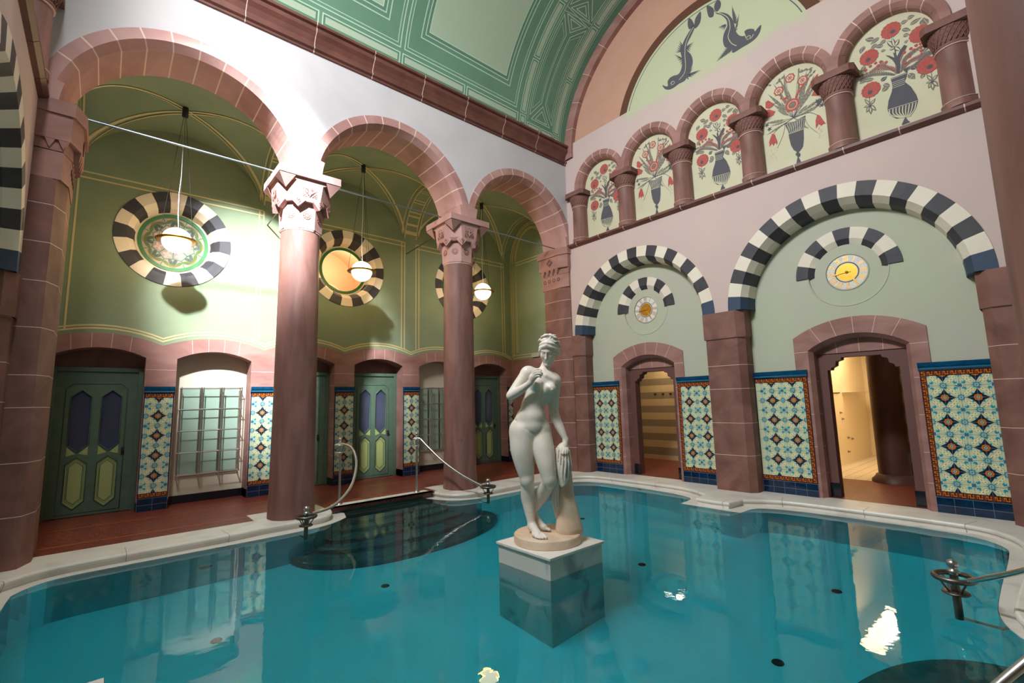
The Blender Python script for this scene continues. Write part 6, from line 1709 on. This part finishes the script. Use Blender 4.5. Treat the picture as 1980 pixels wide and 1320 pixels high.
# ---- left leg, bent, crossing behind
B.chain([(-.080, .03, 1.26), (-.058, -.03, 1.12), (-.028, -.09, .95), (-.004, -.115, .82)], [.125, .125, .106, .084], .012)
B.ell((.004, -.130, .775), (.070, .064, .075), .03)
B.chain([(.000, -.105, .775), (-.055, .00, .66), (-.115, .07, .56), (-.175, .125, .44), (-.195, .145, .40)], [.076, .078, .068, .046, .040], .018)
B.ell((-.080, .05, .62), (.068, .068, .10), .03)
B.chain([(-.195, .145, .40), (-.235, .165, .385)], [.042, .036], .02)
B.chain([(-.205, .145, .375), (-.135, .085, .30), (-.075, .045, .250)], [.040, .038, .030], .025)
B.ell((-.085, .06, .250), (.045, .040, .028), .02)
for i, (tu, td) in enumerate([(-.020, .015), (-.015, .035), (-.018, .055), (-.026, .075), (-.038, .09)]):
    B.chain([(-.075-.004*i, .035+.012*i, .245), (tu, td, .230)], [.017-.001*i, .012], .006)
# ---- right arm raised
B.ell((-.205, .035, 1.975), (.082, .075, .080), .04)
B.chain([(-.220, .03, 1.96), (-.310, .0, 1.84), (-.395, -.045, 1.735)], [.076, .070, .054], .03)
B.ell((-.412, -.052, 1.712), (.046, .046, .044), .02)
B.chain([(-.405, -.06, 1.712), (-.330, -.105, 1.752), (-.250, -.145, 1.800), (-.180, -.170, 1.848)], [.050, .053, .042, .031], .012)
B.chain([(-.180, -.170, 1.848), (-.160, -.178, 1.885), (-.150, -.182, 1.915)], [.031, .034, .034], .02)
B.ell((-.150, -.182, 1.905), (.036, .026, .044), .02)
APC = np.array([-.062, -.205, 1.945])
for i, (k0, k1, k2, k3) in enumerate([((-.152, -.190, 1.948), (-.122, -.205, 1.985), (-.080, -.222, 1.995), (-.050, -.232, 1.980)),
                                      ((-.146, -.195, 1.932), (-.112, -.215, 1.965), (-.070, -.238, 1.968), (-.042, -.242, 1.952)),
                                      ((-.138, -.198, 1.915), (-.104, -.222, 1.944), (-.066, -.242, 1.944), (-.044, -.240, 1.928)),
                                      ((-.130, -.196, 1.898), (-.100, -.220, 1.920), (-.074, -.234, 1.918), (-.058, -.230, 1.906))]):
    B.chain([k0, k1, k2, k3], [.0155, .0140, .0125, .0105], .006)
B.chain([(-.150, -.165, 1.870), (-.122, -.160, 1.895), (-.100, -.170, 1.915), (-.082, -.182, 1.918)], [.019, .016, .014, .011], .008)
# ---- left arm down to the drapery
B.ell((.098, .055, 1.872), (.068, .068, .078), .04)
B.chain([(.100, .06, 1.865), (.085, .075, 1.70), (.075, .085, 1.56), (.098, .07, 1.435)], [.066, .064, .058, .050], .03)
B.chain([(.098, .07, 1.435), (.140, .03, 1.34), (.182, .0, 1.245), (.198, -.005, 1.205)], [.052, .052, .036, .031], .025)
B.chain([(.198, -.005, 1.205), (.190, -.02, 1.165), (.182, -.03, 1.135)], [.031, .036, .036], .02)
for i, (a, b, c) in enumerate([((.160, -.045, 1.130), (.143, -.085, 1.105), (.138, -.105, 1.065)), ((.178, -.050, 1.125), (.168, -.092, 1.100), (.160, -.112, 1.062)),
                               ((.195, -.045, 1.122), (.190, -.088, 1.098), (.186, -.108, 1.062)), ((.210, -.035, 1.122), (.209, -.075, 1.096), (.207, -.092, 1.066))]):
    B.chain([a, b, c], [.0165, .0145, .011], .006)
B.chain([(.165, -.02, 1.165), (.138, -.045, 1.135), (.120, -.06, 1.10)], [.018, .015, .012], .008)
# ---- head, turned and bowed
fw = np.array([-.26, -.88, -.42]); fw /= np.linalg.norm(fw)
up0 = np.array([.03, -.40, 1.0]); rt = np.cross(up0, fw); rt /= np.linalg.norm(rt); rt = -rt if rt[0] < 0 else rt
up = np.cross(rt, fw); up = up if up[2] > 0 else -up
HC = np.array([.042, .015, 2.225]); Rh = [rt, fw, up]
def hp(x, y, z): return HC+x*rt+y*fw+z*up
B.ell(hp(0, -.015, .035), (.098, .120, .112), .02, rot=Rh)
B.ell(hp(0, .032, -.040), (.080, .080, .112), .03, rot=Rh)
B.ell(hp(0, .045, -.095), (.054, .055, .058), .025, rot=Rh)
B.ell(hp(0, .088, -.138), (.026, .024, .022), .012, rot=Rh)
B.cap(hp(-.055, .0, -.09), hp(-.02, .07, -.135), .022, .02, .02); B.cap(hp(.055, .0, -.09), hp(.02, .07, -.135), .022, .02, .02)
for s in (1, -1):
    B.ell(hp(s*.037, .112, .004), (.026, .020, .016), .016, 's', rot=Rh)
    B.ell(hp(s*.036, .088, .000), (.022, .018, .013), .005, rot=Rh)
    B.cap(hp(s*.014, .108, .022), hp(s*.062, .086, .020), .008, .007, .010)
    B.ell(hp(s*.046, .072, -.045), (.030, .028, .028), .03, rot=Rh)
    B.ell(hp(s*.013, .118, -.058), (.009, .010, .008), .006, rot=Rh)
    B.ell(hp(s*.093, -.01, -.015), (.012, .022, .034), .01, rot=Rh)
B.chain([hp(0, .104, .025), hp(0, .119, -.020), hp(0, .134, -.055)], [.011, .011, .0145], .010)
B.cap(hp(-.024, .100, -.093), hp(.024, .100, -.093), .008, .008, .008); B.cap(hp(-.018, .100, -.106), hp(.018, .100, -.106), .009, .009, .007)
B.cap(hp(-.028, .108, -.0995), hp(.028, .108, -.0995), .0022, .0022, .004, 's')
body = field_obj(B, 'body', 'statue', st)

Hf = Field((-.14, -.16, 2.08), (.26, .26, 2.48), .0045)
Hf.ell(hp(0, -.035, .045), (.112, .118, .112), .02, rot=Rh)
rnd = random.Random(3)
for s in (1, -1):       # waves swept from the parting to the back
    for j in range(5):
        z0 = .082-.010*j; P = [hp(s*.004, .098-.004*j, .078+.010*j), hp(s*.045, .086-.008*j, .062+.012*j), hp(s*.085, .045-.012*j, .022+.014*j), hp(s*.108, -.005-.012*j, -.012+.016*j), hp(s*.098, -.06-.010*j, -.01+.018*j)]
        Hf.chain([tuple(p) for p in P], [.013, .017, .019, .018, .014], .006)
    Hf.chain([tuple(hp(s*.092, .035, -.005)), tuple(hp(s*.103, -.01, -.045)), tuple(hp(s*.090, -.06, -.065))], [.018, .022, .020], .008)
Hf.cap(hp(-.085, .02, .115), hp(0, .055, .132), .010, .010, .006); Hf.cap(hp(.085, .02, .115), hp(0, .055, .132), .010, .010, .006)
Hf.ell(hp(0, -.02, .125), (.085, .07, .045), .015, rot=Rh)
Hf.ell(hp(0, -.125, .03), (.065, .055, .060), .02, rot=Rh)
def curl(c, r, n=10, tilt=0):       # ring curls of the topknot
    c = np.array(c); pts = [c+r*cos(2*pi*i/n)*rt+r*sin(2*pi*i/n)*(up*cos(tilt)+fw*sin(tilt)) for i in range(n+1)]
    Hf.chain([tuple(p) for p in pts], [.013]*(n+1), .004, cr=False); Hf.ell(c, (r*.7, r*.7, r*.7), .006)
for c, r, tl in (((-.055, .0, .145), .028, .2), ((-.015, .01, .165), .026, .3), ((.030, .01, .165), .028, -.2), ((.070, .0, .145), .026, .3), ((.098, -.01, .105), .022, .6), ((-.090, -.01, .110), .024, .3), ((.050, -.04, .170), .028, 1.0), ((-.03, -.04, .170), .030, 1.0), ((.108, -.02, .06), .020, .4), ((.0, -.07, .165), .030, 1.2)):
    curl(hp(*c), r, 10, tl)
sl, X, Y, Z = Hf.sub((-.2, -.2, 2), (.3, .3, 2.5))
a_ = (X-HC[0])*rt[0]+(Y-HC[1])*rt[1]+(Z-HC[2])*rt[2]; b_ = (X-HC[0])*up[0]+(Y-HC[1])*up[1]+(Z-HC[2])*up[2]; c_2 = (X-HC[0])*fw[0]+(Y-HC[1])*fw[1]+(Z-HC[2])*fw[2]
Hf.F[sl] += (.0025*np.sin(150*b_+60*np.abs(a_)-40*c_2)).astype(np.float32)
# cut the hair away from the face
Hf.ell(hp(0, .125, -.045), (.074, .080, .108), .004, 's', rot=Rh)
field_obj(Hf, 'hair', 'statue', st)
m = M(); m.lathe([(0, -.030)]+[(.030*cos(t), .030*sin(t)) for t in [-pi/2+pi*i/10 for i in range(1, 10)]]+[(0, .030)], SW(*APC), 18, 0, caps=False); m.build('apple', ['statue'], st)

D_ = Field((-.06, -.26, .19), (.36, .30, 1.22), .006)
D_.chain([(.175, .045, 1.11), (.178, .045, .80), (.180, .045, .55), (.185, .04, .36), (.190, .03, .24)], [.070, .080, .095, .120, .145], .03)
D_.chain([(.245, .03, .50), (.275, .02, .30), (.285, .02, .22)], [.05, .06, .07], .03)
field_obj(D_, 'tree_stump', 'statue_base', st)
Dr = Field((-.06, -.26, .25), (.36, .26, 1.24), .0055)
Dr.chain([(.165, .01, 1.10), (.165, .01, .98), (.150, .005, .84)], [.075, .085, .080], .02)
folds = [((.110, -.03, 1.125), (.092, -.07, .98), (.100, -.085, .84), (.125, -.085, .74)), ((.135, -.06, 1.10), (.118, -.095, .96), (.112, -.105, .84), (.135, -.10, .72)), ((.160, -.085, 1.07), (.150, -.108, .96), (.138, -.112, .84), (.150, -.100, .73)),
         ((.182, -.085, 1.07), (.185, -.105, .96), (.170, -.108, .85), (.165, -.095, .74)), ((.204, -.07, 1.08), (.215, -.085, .98), (.212, -.085, .90), (.205, -.075, .83)), ((.225, -.05, 1.09), (.240, -.055, 1.0), (.243, -.055, .93), (.238, -.05, .88)),
         ((.090, -.01, 1.11), (.078, -.04, .98), (.085, -.055, .84), (.110, -.06, .76))]
for f4 in folds: Dr.chain([tuple(p) for p in crom(f4, 4)], [.0150]*13, .005, cr=False)
for z, w in ((.745, .0), (.775, .01)): Dr.chain([(.10, -.06, z+.02), (.135, -.098, z-.02), (.170, -.092, z), (.205, -.065, z+.05)], [.014]*4, .008)
Dr.chain([(.085, .02, .78), (.058, .03, .62), (.055, .035, .50), (.062, .04, .36)], [.035, .040, .034, .016], .015)
for o in (-.02, .01, .035): Dr.chain([(.09+o*.5, -.02, .78), (.058+o, -.005, .62), (.055+o, .0, .50), (.062+o*.4, .02, .38)], [.012, .013, .012, .008], .005)
field_obj(Dr, 'drapery', 'statue', st)
m = M(); c0 = SW(-.045, .02, 0); n = 72
m.lathe([(.0, .205), (.345, .208), (.360, .205), (.368, .196), (.370, .118)], c0, 64, 0)
m.build('base', ['statue_base'], st)

# pedestal
P0, P1 = (3.40, 3.43), (4.24, 4.27)
t = thing('pedestal', ((P0[0]+P1[0])/2, (P0[1]+P1[1])/2, FZ), 'square veined marble pedestal rising from the pool water under the statue', 'pedestal')
MT['ped'] = mat('veined_marble', S(206, 200, 190), .4, col2=S(150, 148, 146), scale=3.2, lo=.56, hi=.66, detail=14, stretch=(1, 1, .45))
m = M(); m.box((P0[0]+.02, P0[1]+.02, FZ), (P1[0]-.02, P1[1]-.02, .088), 0); m.build('shaft', ['ped'], t)
m = M(); m.box((P0[0], P0[1], .088), (P1[0], P1[1], .115), 0); m.build('top_slab', ['marble_top'], t, bevel=.004)
